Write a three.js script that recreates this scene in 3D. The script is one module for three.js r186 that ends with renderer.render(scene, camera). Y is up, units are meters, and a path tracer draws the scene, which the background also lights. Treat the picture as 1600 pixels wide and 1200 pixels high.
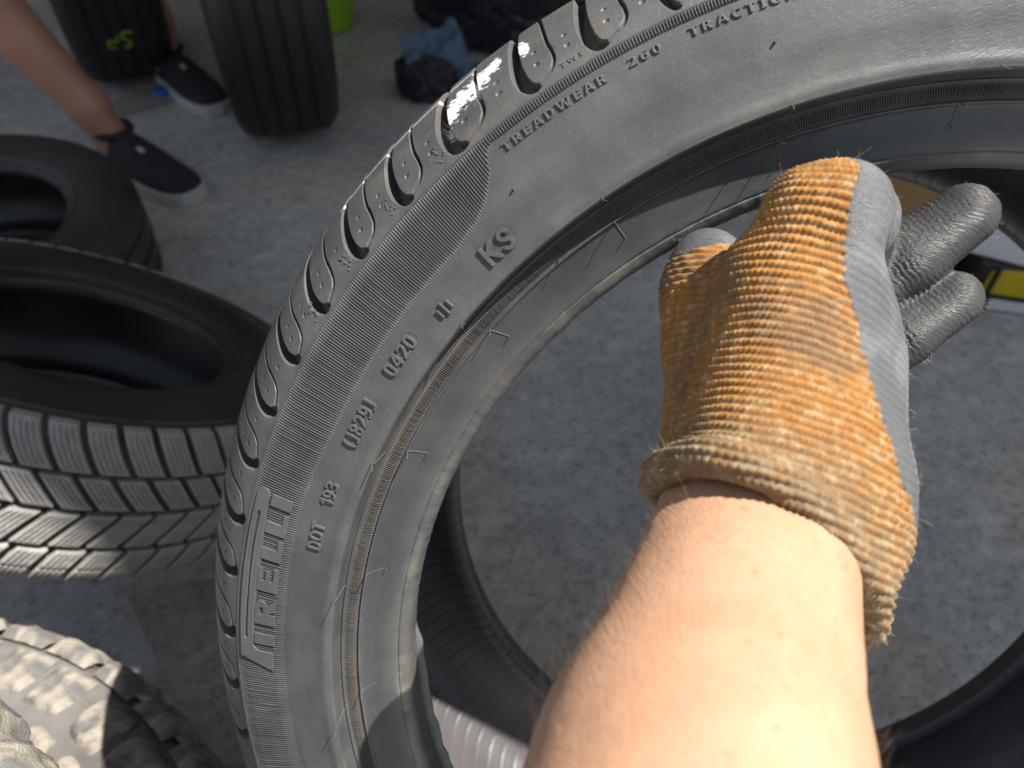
import * as THREE from 'three';
import { ImprovedNoise } from 'three/addons/math/ImprovedNoise.js';
import { FontLoader } from 'three/addons/loaders/FontLoader.js';
import { RoundedBoxGeometry } from 'three/addons/geometries/RoundedBoxGeometry.js';
import { mergeGeometries, toCreasedNormals } from 'three/addons/utils/BufferGeometryUtils.js';

// ------------------------------------------------------------------ camera, sky, sun, exposure
const scene = new THREE.Scene();
const CAM_H = 0.80, PITCH = Math.PI / 4, F = 1203;                       // lens: 1203 px focal length on a 1600 x 1200 picture
const camera = new THREE.PerspectiveCamera(2 * Math.atan(600 / F) * 180 / Math.PI, 4 / 3, 0.01, 60);
camera.position.set(0, CAM_H, 0);
camera.rotation.set(-PITCH, 0, 0);
camera.focus = 0.315; camera.userData.fStop = 9.5;

const V = (x, y, z) => new THREE.Vector3(x, y, z);
const CR = V(1, 0, 0), CU = V(0, Math.cos(PITCH), -Math.sin(PITCH)), CB = V(0, Math.sin(PITCH), Math.cos(PITCH));
const toWorld = (p) => V(0, CAM_H, 0).addScaledVector(CR, p.x).addScaledVector(CU, p.y).addScaledVector(CB, p.z);
const dirWorld = (p) => V(0, 0, 0).addScaledVector(CR, p.x).addScaledVector(CU, p.y).addScaledVector(CB, p.z);
const C = (px, py, d) => V((px - 800) / F * d, (600 - py) / F * d, -d);   // a measured direction at a given depth in metres
const at = (px, py, d) => toWorld(C(px, py, d));
const floorAt = (px, py, y = 0) => { const d = dirWorld(C(px, py, 1)); return V(0, CAM_H, 0).addScaledVector(d, (y - CAM_H) / d.y); };

// the held tyre: position and axes found from its circles in the photograph
const TC = V(0.1804, -0.1367, -0.3562), TN = V(-0.0442, -0.2857, 1).normalize(), TU = V(0, 1, 0).cross(TN).normalize(), TV = TN.clone().cross(TU);
const EL = 23 * Math.PI / 180;
const sunCam = TU.clone().multiplyScalar(0.56).addScaledVector(TV, 0.828).normalize().multiplyScalar(Math.cos(EL)).addScaledVector(TN, Math.sin(EL)).normalize();
const SUN = dirWorld(sunCam).normalize();

const SKY_W = 256, SKY_H = 128, skyData = new Float32Array(SKY_W * SKY_H * 4);     // soft clear daylight: pale at the horizon, bluer overhead
for (let j = 0; j < SKY_H; j++) { const up = Math.max(0, Math.sin(((j + 0.5) / SKY_H - 0.5) * Math.PI)), t = Math.pow(up, 0.55); for (let i = 0; i < SKY_W; i++) { const o = (j * SKY_W + i) * 4; [[0.80, 0.45], [0.86, 0.55], [0.92, 0.74]].forEach(([h, z], c) => { skyData[o + c] = 0.37 * (h + (z - h) * t); }); skyData[o + 3] = 1; } }
const skyTex = new THREE.DataTexture(skyData, SKY_W, SKY_H, THREE.RGBAFormat, THREE.FloatType); skyTex.mapping = THREE.EquirectangularReflectionMapping; skyTex.magFilter = THREE.LinearFilter; skyTex.needsUpdate = true;
scene.background = skyTex; scene.environment = skyTex;
const sun = new THREE.DirectionalLight(new THREE.Color(1, 0.955, 0.895), 5.0);
sun.name = 'sun'; sun.position.copy(SUN).multiplyScalar(6).add(V(0, 0.3, -0.3)); sun.target.position.set(0, 0.3, -0.3); sun.castShadow = true;
sun.shadow.mapSize.set(4096, 4096); Object.assign(sun.shadow.camera, { left: -2.5, right: 2.5, top: 2.5, bottom: -2.5, near: 0.5, far: 14 });
scene.add(sun, sun.target);
const renderer = new THREE.WebGLRenderer({ antialias: true });
renderer.toneMapping = THREE.LinearToneMapping; renderer.toneMappingExposure = 2.2;
renderer.shadowMap.enabled = true;

// ------------------------------------------------------------------ helpers
let seed = 7; const rnd = () => { seed = (seed * 1664525 + 1013904223) >>> 0; return seed / 4294967296; };
const hash = (a, b = 0, c = 0) => { let h = (Math.imul(a | 0, 374761393) + Math.imul(b | 0, 668265263) + Math.imul(c | 0, 2147483647 ^ 0x5bd1e995)) | 0; h = Math.imul(h ^ (h >>> 13), 1274126177); return ((h ^ (h >>> 16)) >>> 0) / 4294967296; };
const PN = new ImprovedNoise(), noise = (x, y, z = 0) => PN.noise(x + 31.7, y + 17.3, z + 5.1);
const fbm = (x, y, z = 0, o = 4) => { let s = 0, a = 0.5; for (let i = 0; i < o; i++) { s += a * noise(x, y, z); x *= 2.03; y *= 2.03; z *= 2.03; a *= 0.5; } return s; };
const sst = THREE.MathUtils.smoothstep, clamp = THREE.MathUtils.clamp, lerp = THREE.MathUtils.lerp, DEG = Math.PI / 180;
const used = {};
const numbered = (n) => { used[n] = (used[n] ?? -1) + 1; return used[n] ? n + '_' + String(used[n]).padStart(3, '0') : n; };
function finish(m) { m.castShadow = m.receiveShadow = true; return m; }
function part(name, geo, mat, parent) { const m = finish(new THREE.Mesh(geo, mat)); m.name = name; parent.add(m); return m; }
function thing(name, label, category, group) { const g = new THREE.Group(); g.name = numbered(name); g.userData = { label, category }; if (group) g.userData.group = group; scene.add(g); return g; }
function struct(name, geo, mat, label, category) { const m = part(name, geo, mat, scene); m.userData = { kind: 'structure', label, category }; return m; }
const lin = (r, g, b) => new THREE.Color().setRGB(r, g, b);
const mat = (o) => new THREE.MeshPhysicalMaterial(o);
function tex(n, fn, srgb = false) {           // fn(u,v) -> [r,g,b] 0..1; tiles
  const d = new Uint8Array(n * n * 4);
  for (let j = 0; j < n; j++) for (let i = 0; i < n; i++) { const c = fn(i / n, j / n, i, j), o = (j * n + i) * 4; for (let k = 0; k < 3; k++) d[o + k] = clamp(c[k] * 255, 0, 255); d[o + 3] = 255; }
  const t = new THREE.DataTexture(d, n, n); t.wrapS = t.wrapT = THREE.RepeatWrapping; t.magFilter = THREE.LinearFilter; t.minFilter = THREE.LinearMipmapLinearFilter; t.generateMipmaps = true;
  if (srgb) t.colorSpace = THREE.SRGBColorSpace; t.needsUpdate = true; return t;
}
const lattice = (x, y, n, z) => { const i = Math.floor(x), j = Math.floor(y), f = x - i, g = y - j, u = f * f * (3 - 2 * f), v = g * g * (3 - 2 * g), h = (a, b) => hash(((a % n) + n) % n, ((b % n) + n) % n, z); return lerp(lerp(h(i, j), h(i + 1, j), u), lerp(h(i, j + 1), h(i + 1, j + 1), u), v) - 0.5; };
const tileNoise = (u, v, f, o = 4, z = 0) => { let s = 0, a = 0.9, n = Math.max(2, Math.round(f)); for (let i = 0; i < o; i++) { s += a * lattice(u * n, v * n, n, z + 11 * i); n *= 2; a *= 0.55; } return s; };   // tiles without a seam
function geom(pos, idx, uv, col) {
  const g = new THREE.BufferGeometry(); g.setAttribute('position', new THREE.Float32BufferAttribute(pos, 3));
  if (uv) g.setAttribute('uv', new THREE.Float32BufferAttribute(uv, 2)); if (col) g.setAttribute('color', new THREE.Float32BufferAttribute(col, 3));
  g.setIndex(idx); g.computeVertexNormals(); return g;
}
// arc-length curve through profile points [r, z]
function makeProfile(pts, n = 400, straight = false) {
  const c = straight ? null : new THREE.CatmullRomCurve3(pts.map(([r, z]) => V(r, z, 0)), false, 'centripetal'), P = straight ? pts : c.getPoints(n).map((p) => [p.x, p.y]), L = [0];
  for (let i = 1; i < P.length; i++) L.push(L[i - 1] + Math.hypot(P[i][0] - P[i - 1][0], P[i][1] - P[i - 1][1]));
  const len = L[L.length - 1];
  const get = (s) => { s = clamp(s, 0, len); let lo = 0, hi = P.length - 1; while (hi - lo > 1) { const m = (lo + hi) >> 1; if (L[m] <= s) lo = m; else hi = m; } const t = (s - L[lo]) / (L[hi] - L[lo] || 1), a = P[lo], b = P[hi], dr = b[0] - a[0], dz = b[1] - a[1], k = 1 / (Math.hypot(dr, dz) || 1); return [a[0] + dr * t, a[1] + dz * t, -dz * k, dr * k]; };
  const sOfR = (r) => { for (let i = 1; i < P.length; i++) if ((P[i][0] - r) * (P[i - 1][0] - r) <= 0) return L[i - 1] + (L[i] - L[i - 1]) * ((r - P[i - 1][0]) / ((P[i][0] - P[i - 1][0]) || 1)); return r < P[0][0] ? 0 : len; };
  return { len, get, sOfR };
}
// surface of revolution round z with a relief: angles in degrees, list of arc positions; h(s,deg) metres along the outward normal
function revolve(prof, S, A, h, color, flip = false, uvScale = 0.05) {
  const pos = [], uv = [], col = color ? [] : null, idx = [], na = A.length, ns = S.length;
  for (let j = 0; j < ns; j++) { const [r0, z0, nr, nz] = prof.get(S[j]);
    for (let i = 0; i < na; i++) { const d = h ? h(S[j], A[i]) : 0, r = r0 - 0 + nr * d * (flip ? -1 : 1), z = z0 + nz * d * (flip ? -1 : 1), a = A[i] * DEG; pos.push(r * Math.cos(a), r * Math.sin(a), z); uv.push(a * r0 / uvScale, S[j] / uvScale); if (col) { const c = color(S[j], A[i], r, z); col.push(c[0], c[1], c[2]); } } }
  for (let j = 0; j < ns - 1; j++) for (let i = 0; i < na - 1; i++) { const a = j * na + i, b = a + 1, c = a + na, d = c + 1; flip ? idx.push(a, b, c, b, d, c) : idx.push(a, c, b, b, c, d); }
  return geom(pos, idx, uv, col);
}
const range = (a, b, n) => Array.from({ length: n + 1 }, (_, i) => a + (b - a) * i / n);
// signed-distance modelling: tapered bones joined smoothly, meshed with surface nets
const smin = (a, b, k) => { const h = Math.max(k - Math.abs(a - b), 0) / k; return Math.min(a, b) - h * h * k * 0.25; };
function bone(p, q) { const [a, ra] = p, [b, rb] = q, bx = b.x - a.x, by = b.y - a.y, bz = b.z - a.z, L = bx * bx + by * by + bz * bz || 1e-9;
  return (x, y, z) => { const px = x - a.x, py = y - a.y, pz = z - a.z, h = Math.min(1, Math.max(0, (px * bx + py * by + pz * bz) / L)), dx = px - bx * h, dy = py - by * h, dz = pz - bz * h; return Math.sqrt(dx * dx + dy * dy + dz * dz) - ra - (rb - ra) * h; }; }
function surfaceNets(sdf, lo, hi, cell) {
  const nx = Math.ceil((hi.x - lo.x) / cell) + 1, ny = Math.ceil((hi.y - lo.y) / cell) + 1, nz = Math.ceil((hi.z - lo.z) / cell) + 1, G = new Float32Array(nx * ny * nz).fill(1), B = 6, rad = B * cell * 0.95;
  for (let bz = 0; bz < nz; bz += B) for (let by = 0; by < ny; by += B) for (let bx = 0; bx < nx; bx += B) {
    const d = sdf(lo.x + (bx + B / 2) * cell, lo.y + (by + B / 2) * cell, lo.z + (bz + B / 2) * cell), far = Math.abs(d) > rad * 1.5 + cell;
    for (let k = bz; k < Math.min(nz, bz + B); k++) for (let j = by; j < Math.min(ny, by + B); j++) for (let i = bx; i < Math.min(nx, bx + B); i++) G[(k * ny + j) * nx + i] = far ? d : sdf(lo.x + i * cell, lo.y + j * cell, lo.z + k * cell);
  }
  const id = new Int32Array(nx * ny * nz).fill(-1), pos = [], idx = [], at3 = (i, j, k) => G[(k * ny + j) * nx + i];
  for (let k = 0; k < nz - 1; k++) for (let j = 0; j < ny - 1; j++) for (let i = 0; i < nx - 1; i++) {
    const q0 = (k * ny + j) * nx + i, q1 = q0 + nx, q2 = q0 + nx * ny, q3 = q2 + nx, s0 = G[q0] < 0;
    if ((G[q0 + 1] < 0) === s0 && (G[q1] < 0) === s0 && (G[q1 + 1] < 0) === s0 && (G[q2] < 0) === s0 && (G[q2 + 1] < 0) === s0 && (G[q3] < 0) === s0 && (G[q3 + 1] < 0) === s0) continue;
    let n = 0, sx = 0, sy = 0, sz = 0; const v = [G[q0], G[q0 + 1], G[q1], G[q1 + 1], G[q2], G[q2 + 1], G[q3], G[q3 + 1]];
    for (let a = 0; a < 8; a++) for (const e of [1, 2, 4]) { const b = a | e; if (b === a) continue; if ((v[a] < 0) !== (v[b] < 0)) { const t = v[a] / (v[a] - v[b]); n++; sx += (a & 1) + (e === 1 ? t : 0); sy += ((a >> 1) & 1) + (e === 2 ? t : 0); sz += (a >> 2) + (e === 4 ? t : 0); } }
    id[(k * ny + j) * nx + i] = pos.length / 3; pos.push(lo.x + (i + sx / n) * cell, lo.y + (j + sy / n) * cell, lo.z + (k + sz / n) * cell);
  }
  const I = (i, j, k) => id[(k * ny + j) * nx + i], quad = (a, b, c, d, f) => { if (a < 0 || b < 0 || c < 0 || d < 0) return; f ? idx.push(a, b, c, a, c, d) : idx.push(a, c, b, a, d, c); };
  for (let k = 1; k < nz - 1; k++) for (let j = 1; j < ny - 1; j++) for (let i = 1; i < nx - 1; i++) {
    const s = at3(i, j, k) < 0;
    if (s !== (at3(i + 1, j, k) < 0)) quad(I(i, j - 1, k - 1), I(i, j, k - 1), I(i, j, k), I(i, j - 1, k), s);
    if (s !== (at3(i, j + 1, k) < 0)) quad(I(i - 1, j, k - 1), I(i - 1, j, k), I(i, j, k), I(i, j, k - 1), s);
    if (s !== (at3(i, j, k + 1) < 0)) quad(I(i - 1, j - 1, k), I(i, j - 1, k), I(i, j, k), I(i - 1, j, k), s);
  }
  return { pos, idx };
}
const grad = (sdf, x, y, z, e = 0.0006) => V(sdf(x + e, y, z) - sdf(x - e, y, z), sdf(x, y + e, z) - sdf(x, y - e, z), sdf(x, y, z + e) - sdf(x, y, z - e)).normalize();

// ------------------------------------------------------------------ shared textures and materials
const grain = tex(512, (u, v, i, j) => { const n = 0.5 + 0.55 * tileNoise(u, v, 60, 4), s = hash(i >> 1, j >> 1) > 0.988 ? 0.5 : 0; return [n + s, n + s, n + s]; });
const rubber = mat({ color: 0xffffff, vertexColors: true, roughness: 0.5, specularIntensity: 1, bumpMap: grain, bumpScale: 0.00012 });
const linerMat = mat({ color: 0xffffff, vertexColors: true, roughness: 0.36, bumpMap: grain, bumpScale: 0.0001 });
const plainRubber = mat({ color: lin(0.03, 0.031, 0.034), roughness: 0.6, bumpMap: grain, bumpScale: 0.0002 });
const glossRubber = mat({ color: 0xffffff, vertexColors: true, roughness: 0.34, bumpMap: grain, bumpScale: 0.0001 });

// ------------------------------------------------------------------ the setting: concrete floor and the garage whose roof shades it
{
  const speck = tex(1024, (u, v, i, j) => { const n = 0.78 + 0.26 * tileNoise(u, v, 40, 5), d = tileNoise(u, v, 110, 3, 7), s = d < -0.26 ? 0.72 : d > 0.33 ? 1.14 : 1, g = 0.94 + 0.12 * hash(i, j); const k = clamp(n * s * g, 0.2, 1); return [k, k, k]; });
  speck.repeat.set(1, 1);
  const n = 260, x0 = -4.2, x1 = 4.2, z0 = -6.2, z1 = 2.2, pos = [], uv = [], col = [], idx = [];
  for (let j = 0; j <= n; j++) for (let i = 0; i <= n; i++) {
    const x = lerp(x0, x1, i / n), z = lerp(z0, z1, j / n); pos.push(x, 0.0012 * fbm(x * 6, z * 6), z); uv.push(x / 0.62, z / 0.62);
    const a = fbm(x * 2.3, z * 2.3, 1, 4), b = fbm(x * 5 + 3, z * 5, 4, 3), st = sst(fbm(x * 3 + 9, z * 3, 8, 4), 0.02, 0.28), k = 0.50 * (1 + 0.24 * a + 0.22 * b);
    col.push(k * lerp(1.01, 1.09, st), k * lerp(1.0, 0.95, st), k * lerp(0.96, 0.8, st));
  }
  for (let j = 0; j < n; j++) for (let i = 0; i < n; i++) { const a = j * (n + 1) + i, c = a + n + 1; idx.push(a, c, a + 1, a + 1, c, c + 1); }
  struct('floor', geom(pos, idx, uv, col), mat({ vertexColors: true, map: speck, bumpMap: speck, bumpScale: 0.0015, roughness: 0.82 }), 'worn grey concrete floor with dark specks and stains', 'floor');
  const TNw = dirWorld(TN), T0 = V(-0.406, 0.310, -0.384), nb = SUN.clone().cross(V(0.0562, -0.0992, -0.0019)).normalize(), nr = TNw.clone().addScaledVector(SUN, -TNw.dot(SUN)).normalize().multiplyScalar(0.5).addScaledVector(nb, nb.z < 0 ? -0.5 : 0.5).normalize(), H = 2.6, lim = -0.007;   // the roof edge whose shadow line crosses the winter tyre
  const zEdge = (x) => (lim - nr.x * (x - T0.x) - nr.y * (H - T0.y)) / nr.z + T0.z;
  const sh = new THREE.Shape([new THREE.Vector2(-4, -zEdge(-4)), new THREE.Vector2(4, -zEdge(4)), new THREE.Vector2(4, 6), new THREE.Vector2(-4, 6)]);
  const roof = new THREE.ExtrudeGeometry(sh, { depth: 0.12, bevelEnabled: false }); roof.rotateX(-Math.PI / 2); roof.translate(0, H, 0);
  const plaster = mat({ color: lin(0.42, 0.41, 0.38), roughness: 0.9, bumpMap: grain, bumpScale: 0.002 });
  struct('garage_roof', roof, plaster, 'flat garage roof over the concrete floor', 'roof');
  const wall = (w, h, d, x, y, z, l) => { const g = new THREE.BoxGeometry(w, h, d); g.translate(x, y, z); const m = struct(numbered('garage_wall'), g, plaster, l, 'wall'); return m; };
  wall(8, H, 0.15, 0, H / 2, -5.9, 'plastered rear wall of the garage');
  wall(0.15, H, 3.6, -3.4, H / 2, -4.0, 'plastered side wall of the garage beside the standing man');
  wall(0.15, H, 3.6, 3.4, H / 2, -4.0, 'plastered side wall of the garage beside the cartons');
  // a reddish worn patch of board on the floor by the tyres
  const q = [floorAt(196, 925), floorAt(350, 905), floorAt(470, 1190), floorAt(332, 1215)], s2 = new THREE.Shape(q.map((p) => new THREE.Vector2(p.x, -p.z)));
  const spk2 = speck.clone(); spk2.repeat.set(1.6, 1.6); spk2.needsUpdate = true; const bg = new THREE.ExtrudeGeometry(s2, { depth: 0.003, bevelEnabled: false }); bg.rotateX(-Math.PI / 2); bg.translate(0, 0.002, 0);
  const m = part('board_sheet', bg, mat({ color: lin(0.43, 0.355, 0.325), map: spk2, roughness: 0.8, bumpMap: spk2, bumpScale: 0.001 }), scene); m.userData = { label: 'thin reddish brown board sheet lying flat on the concrete floor', category: 'board' };
}

// ------------------------------------------------------------------ the held tyre
const tyre = thing('tyre', 'dusty grey car tyre with raised sidewall lettering held by the gloved hand', 'tyre', undefined);
tyre.matrixAutoUpdate = true;
{ const M = new THREE.Matrix4().makeBasis(dirWorld(TU), dirWorld(TV), dirWorld(TN)); tyre.quaternion.setFromRotationMatrix(M); tyre.position.copy(toWorld(TC)); }
const sideProf = makeProfile([[0.2619, 0.0193], [0.2645, 0.0194], [0.268, 0.0186], [0.274, 0.0178], [0.281, 0.0174], [0.29, 0.0162], [0.299, 0.0146], [0.3058, 0.0132]]);
const shoulderProf = makeProfile([[0.3058, 0.0132], [0.3065, 0.0126], [0.313, 0.008], [0.320, -0.001], [0.327, -0.014], [0.331, -0.026], [0.334, -0.04], [0.336, -0.06], [0.3365, -0.075]]);
const beadProf = makeProfile([[0.2285, -0.0145], [0.2280, -0.011], [0.2280, -0.004], [0.2286, -0.0008], [0.2300, 0.0012], [0.2322, 0.0028], [0.2336, 0.0034], [0.2340, 0.0030], [0.2345, 0.0036], [0.240, 0.0050], [0.246, 0.0062], [0.2502, 0.0076], [0.2508, 0.0088], [0.2514, 0.0090], [0.2520, 0.0080], [0.2545, 0.0084], [0.2578, 0.0092], [0.2583, 0.0103], [0.2588, 0.0105], [0.2592, 0.0098], [0.2600, 0.0118], [0.2606, 0.0165], [0.2611, 0.0187], [0.2619, 0.0193]], 900);
const fine = range(84, 204, 1500), coarse = range(204, 444, 480);
const dust = (s, a, r, z, base = 0.066) => {
  const t = a * DEG, x = r * Math.cos(t), y = r * Math.sin(t), n = fbm(x * 22, y * 22, z * 22, 4), m = fbm(x * 90, y * 90, z * 90, 3), sc = fbm(t * 9, r * 260, 2, 3);
  const sp = hash(Math.round(x * 1600), Math.round(y * 1600), 3) > 0.992 ? 0.35 : 0, tan = 0.6 * sst(n, 0.0, 0.32);
  const k = base * (1 + 0.5 * n + 0.28 * m + 0.12 * sc + sp);
  return [k * lerp(0.985, 1.07, tan), k * lerp(1.0, 1.0, tan), k * lerp(1.015, 0.88, tan)];
};
{
  const S = range(0, sideProf.len, 88), hS = (s, a) => 0.00004 * fbm(a * 1.2, s * 160, 3, 3);
  const scr = []; for (let i = 0; i < 46; i++) scr.push([90 + 105 * rnd(), 0.004 + 0.036 * rnd(), (rnd() - 0.5) * 1.6, (rnd() - 0.5) * 0.007, 0.00006 + 0.00012 * rnd()]);
  const sideCol = (s, a, r, z) => { const c = dust(s, a, r, z); let k = 1; for (const q of scr) { const da = a - q[0]; if (da * Math.sign(q[2]) < 0 || Math.abs(da) > Math.abs(q[2])) continue; if (Math.abs(s - q[1] - q[3] * da / q[2]) < q[4] * 2.2) { k = 1.22; break; } }
    const edge = sst(-r, -0.2685, -0.2625) * (0.35 + 1.2 * fbm(r * Math.cos(a * DEG) * 70, r * Math.sin(a * DEG) * 70, 6, 4)); return [c[0] * k * (1 + 0.5 * edge), c[1] * k * (1 + 0.42 * edge), c[2] * k * (1 + 0.25 * edge)]; };
  part('sidewall', mergeGeometries([revolve(sideProf, S, fine, hS, sideCol), revolve(sideProf, S.filter((_, i) => i % 8 === 0), coarse, hS, dust)]), rubber, tyre);
  const SB = range(0, beadProf.len, 150), hB = (s, a) => { const [r] = beadProf.get(s); return 0.00007 * fbm(a * 1.6, s * 220, 8, 3) + (r < 0.2345 ? 0.0005 * fbm(a * 0.8, s * 90, 4, 3) : 0); };
  const beadCol = (s, a, r, z) => { const c = dust(s, a, r, z, 0.062), w = sst(-Math.abs(r - 0.2325), -0.0035, -0.0004) * sst(fbm(r * Math.cos(a * DEG) * 50, r * Math.sin(a * DEG) * 50, z * 90, 4), -0.12, 0.25), d = sst(r, 0.2345, 0.243) * (r < 0.2505 ? 1 : 0) * 0.34; return [c[0] * (1 + 0.9 * w - d), c[1] * (1 + 0.8 * w - d * 0.85), c[2] * (1 + 0.5 * w - d * 0.7)]; };
  part('bead', mergeGeometries([revolve(beadProf, SB, fine.filter((_, i) => i % 2 === 0), hB, beadCol), revolve(beadProf, SB.filter((_, i) => i % 5 === 0), coarse, hB, dust)]), rubber, tyre);
}
// fine radial ridges: each ridge a small prism standing on the rubber
function ridges(prof, r0f, r1, pitchDeg, hgt, duty, rows, base, brown = 1) {
  const pos = [], idx = [], col = [], uv = [], N = Math.round(360 / pitchDeg);
  for (let i = 0; i < N; i++) {
    const a = i * 360 / N, r0 = r0f(a); if (!(r0 < r1)) continue; const b = pos.length / 3, w = duty * 180 / N, hh = hgt * (0.85 + 0.3 * hash(i, 5));
    for (let j = 0; j <= rows; j++) { const s = prof.sOfR(lerp(r0, r1, j / rows)), [r, z, nr, nz] = prof.get(s), end = (j === 0 || j === rows) ? 0.15 : 1;
      for (const [da, h] of [[-w * 1.55, -0.00008], [-w * 0.7, hh * end], [w * 0.7, hh * end], [w * 1.55, -0.00008]]) { const t = (a + da) * DEG, R = r + nr * h, Z = z + nz * h; pos.push(R * Math.cos(t), R * Math.sin(t), Z); const c = dust(s, a, R, Z, base); col.push(c[0] * brown, c[1], c[2] / brown); uv.push(t * R / 0.05, s / 0.05); } }
    for (let j = 0; j < rows; j++) for (let k = 0; k < 3; k++) { const q = b + j * 4 + k; idx.push(q, q + 4, q + 1, q + 1, q + 4, q + 5); }
  }
  const g = geom(pos, idx, uv, col).toNonIndexed(); g.computeVertexNormals(); return g;
}
const bandTable = [[84, 301.4], [126.9, 301.6], [127.6, 302.2], [128.0, 301.6], [128.3, 300.4], [129.0, 294.2], [130.45, 287.7], [132.06, 283.7], [135.1, 281.4], [153, 281.4], [161, 283.2], [173, 283.0], [184, 282.2], [215, 282], [221, 288], [224, 301.5], [264, 301.5], [307, 301.5], [311, 288], [316, 282], [395, 282], [400, 288], [404, 301.5], [444, 301.4]];
const bandInner = (a) => { if (a < 84) a += 360; for (let i = 1; i < bandTable.length; i++) if (a <= bandTable[i][0]) { const p = bandTable[i - 1], q = bandTable[i]; return lerp(p[1], q[1], (a - p[0]) / (q[0] - p[0])) / 1000; } return 0.3014; };
{
  const m = part('serrated_band', ridges(sideProf, bandInner, 0.3051, 0.222, 0.00075, 0.42, 5, 0.078), rubber, tyre); m.userData.kind = 'stuff'; m.userData.label = 'band of fine radial ridges round the sidewall';
  const m2 = part('serrated_band', ridges(beadProf, () => 0.2522, 0.2577, 0.2, 0.0009, 0.42, 3, 0.066, 1.12), rubber, tyre); m2.userData.kind = 'stuff'; m2.userData.label = 'narrow band of fine radial ridges beside the bead';
  // two hair-thin moulded lines on the outer edge of the band
  for (const [r, w] of [[0.3054, 0.0003], [0.2796, 0]]) if (w) { const s0 = sideProf.sOfR(r); part('moulded_line', revolve(sideProf, range(s0 - w, Math.min(sideProf.len, s0 + w), 4), range(84, 444, 720), (s) => 0.00028 * Math.cos((s - s0) / w * 1.4), dust), rubber, tyre); }
}
// ---- lettering raised on the rubber
const fontBold = await new FontLoader().loadAsync('fonts/droid/droid_sans_bold.typeface.json');
const fontReg = await new FontLoader().loadAsync('fonts/droid/droid_sans_regular.typeface.json');
function bend(g, prof, a0, r0, lift = 0) {   // x metres along the text (clockwise), y metres outward, z metres above the rubber
  const p = g.attributes.position, rm = r0 + 0.004;
  const col = []; for (let i = 0; i < p.count; i++) { const x = p.getX(i), y = p.getY(i), h = p.getZ(i) + lift, s = prof.sOfR(r0) + y, [r, z, nr, nz] = prof.get(s), t = a0 * DEG - x / rm, k = nz > 0 ? 1 : -1, R = r + nr * k * h, Z = z + nz * k * h; p.setXYZ(i, R * Math.cos(t), R * Math.sin(t), Z); const c = dust(s, t / DEG, R, Z, 0.078); col.push(...c); }
  g.setAttribute('color', new THREE.Float32BufferAttribute(col, 3)); g.computeVertexNormals(); return g;
}
function dense(shape, step = 0.0012) {     // resample outlines so that long letters follow the curve of the tyre
  const re = (pts) => { const out = []; for (let i = 0; i < pts.length; i++) { const a = pts[i], b = pts[(i + 1) % pts.length], n = Math.max(1, Math.ceil(a.distanceTo(b) / step)); for (let k = 0; k < n; k++) out.push(a.clone().lerp(b, k / n)); } return out; };
  const s = new THREE.Shape(re(shape.getPoints(8))); for (const h of shape.holes) s.holes.push(new THREE.Path(re(h.getPoints(8)))); return s;
}
const extr = (shapes, h, bv = 0.00012) => { const g = new THREE.ExtrudeGeometry(shapes, { depth: h, bevelEnabled: true, bevelThickness: bv, bevelSize: bv, bevelOffset: -bv, bevelSegments: 2, curveSegments: 8 }); return toCreasedNormals(g, 0.5); };
function word(text, a0, a1, r0, r1, h, prof = sideProf, font = fontBold, gap = 1) {
  const g = thing0('lettering', tyre), adv = (a0 - a1) * DEG * (r0 + 0.004); let x = 0; const parts = [];
  for (const ch of text) { if (ch === ' ') { x += 0.6; continue; } const sh = font.generateShapes(ch, 1); let lo = 9, hi = -9, ylo = 9, yhi = -9; for (const s of sh) for (const p of s.getPoints(6)) { lo = Math.min(lo, p.x); hi = Math.max(hi, p.x); ylo = Math.min(ylo, p.y); yhi = Math.max(yhi, p.y); } parts.push([ch, sh, x - lo, x, hi - lo, ylo, yhi]); x += hi - lo + 0.13 * gap; }
  const W = x - 0.13 * gap, sx = adv / W;
  for (const [ch, sh, off, , , ylo, yhi] of parts) { const sy = (r1 - r0) / (yhi - ylo), f = (p) => new THREE.Vector2((p.x + off) * sx, (p.y - ylo) * sy); const S = sh.map((s) => { const n = new THREE.Shape(s.getPoints(6).map(f)); for (const q of s.holes) n.holes.push(new THREE.Path(q.getPoints(6).map(f))); return n; });
    part('letter', bend(extr(S, h + 0.0002), prof, a0, r0, -0.0002), rubber, g); }
  g.userData.label = 'raised rubber lettering reading ' + text; return g;
}
function thing0(name, parent) { const g = new THREE.Group(); g.name = name; parent.add(g); return g; }
function stroke(pts, w) {   // a round-ended stroke outline through points
  const c = new THREE.CatmullRomCurve3(pts.map(([x, y]) => V(x, y, 0)), false, 'centripetal'), P = pts.length > 2 ? c.getPoints(28) : pts.map(([x, y]) => V(x, y, 0)), L = [], R = [], n = P.length;
  for (let i = 0; i < n; i++) { const t = P[Math.min(n - 1, i + 1)].clone().sub(P[Math.max(0, i - 1)]).normalize(); L.push(new THREE.Vector2(P[i].x - t.y * w, P[i].y + t.x * w)); R.push(new THREE.Vector2(P[i].x + t.y * w, P[i].y - t.x * w)); }
  const cap = (p, q) => { const m = p.clone().add(q).multiplyScalar(0.5), a = Math.atan2(p.y - m.y, p.x - m.x), o = []; for (let k = 1; k < 6; k++) o.push(new THREE.Vector2(m.x + w * Math.cos(a - Math.PI * k / 6), m.y + w * Math.sin(a - Math.PI * k / 6))); return o; };
  return new THREE.Shape([...L, ...cap(L[n - 1], R[n - 1]), ...R.reverse(), ...cap(R[n - 1], L[0])]);
}
word('DOT', 164.35, 161.75, 0.2712, 0.2772, 0.0008);
word('193', 159.8, 157.55, 0.2708, 0.2768, 0.0008);
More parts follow.
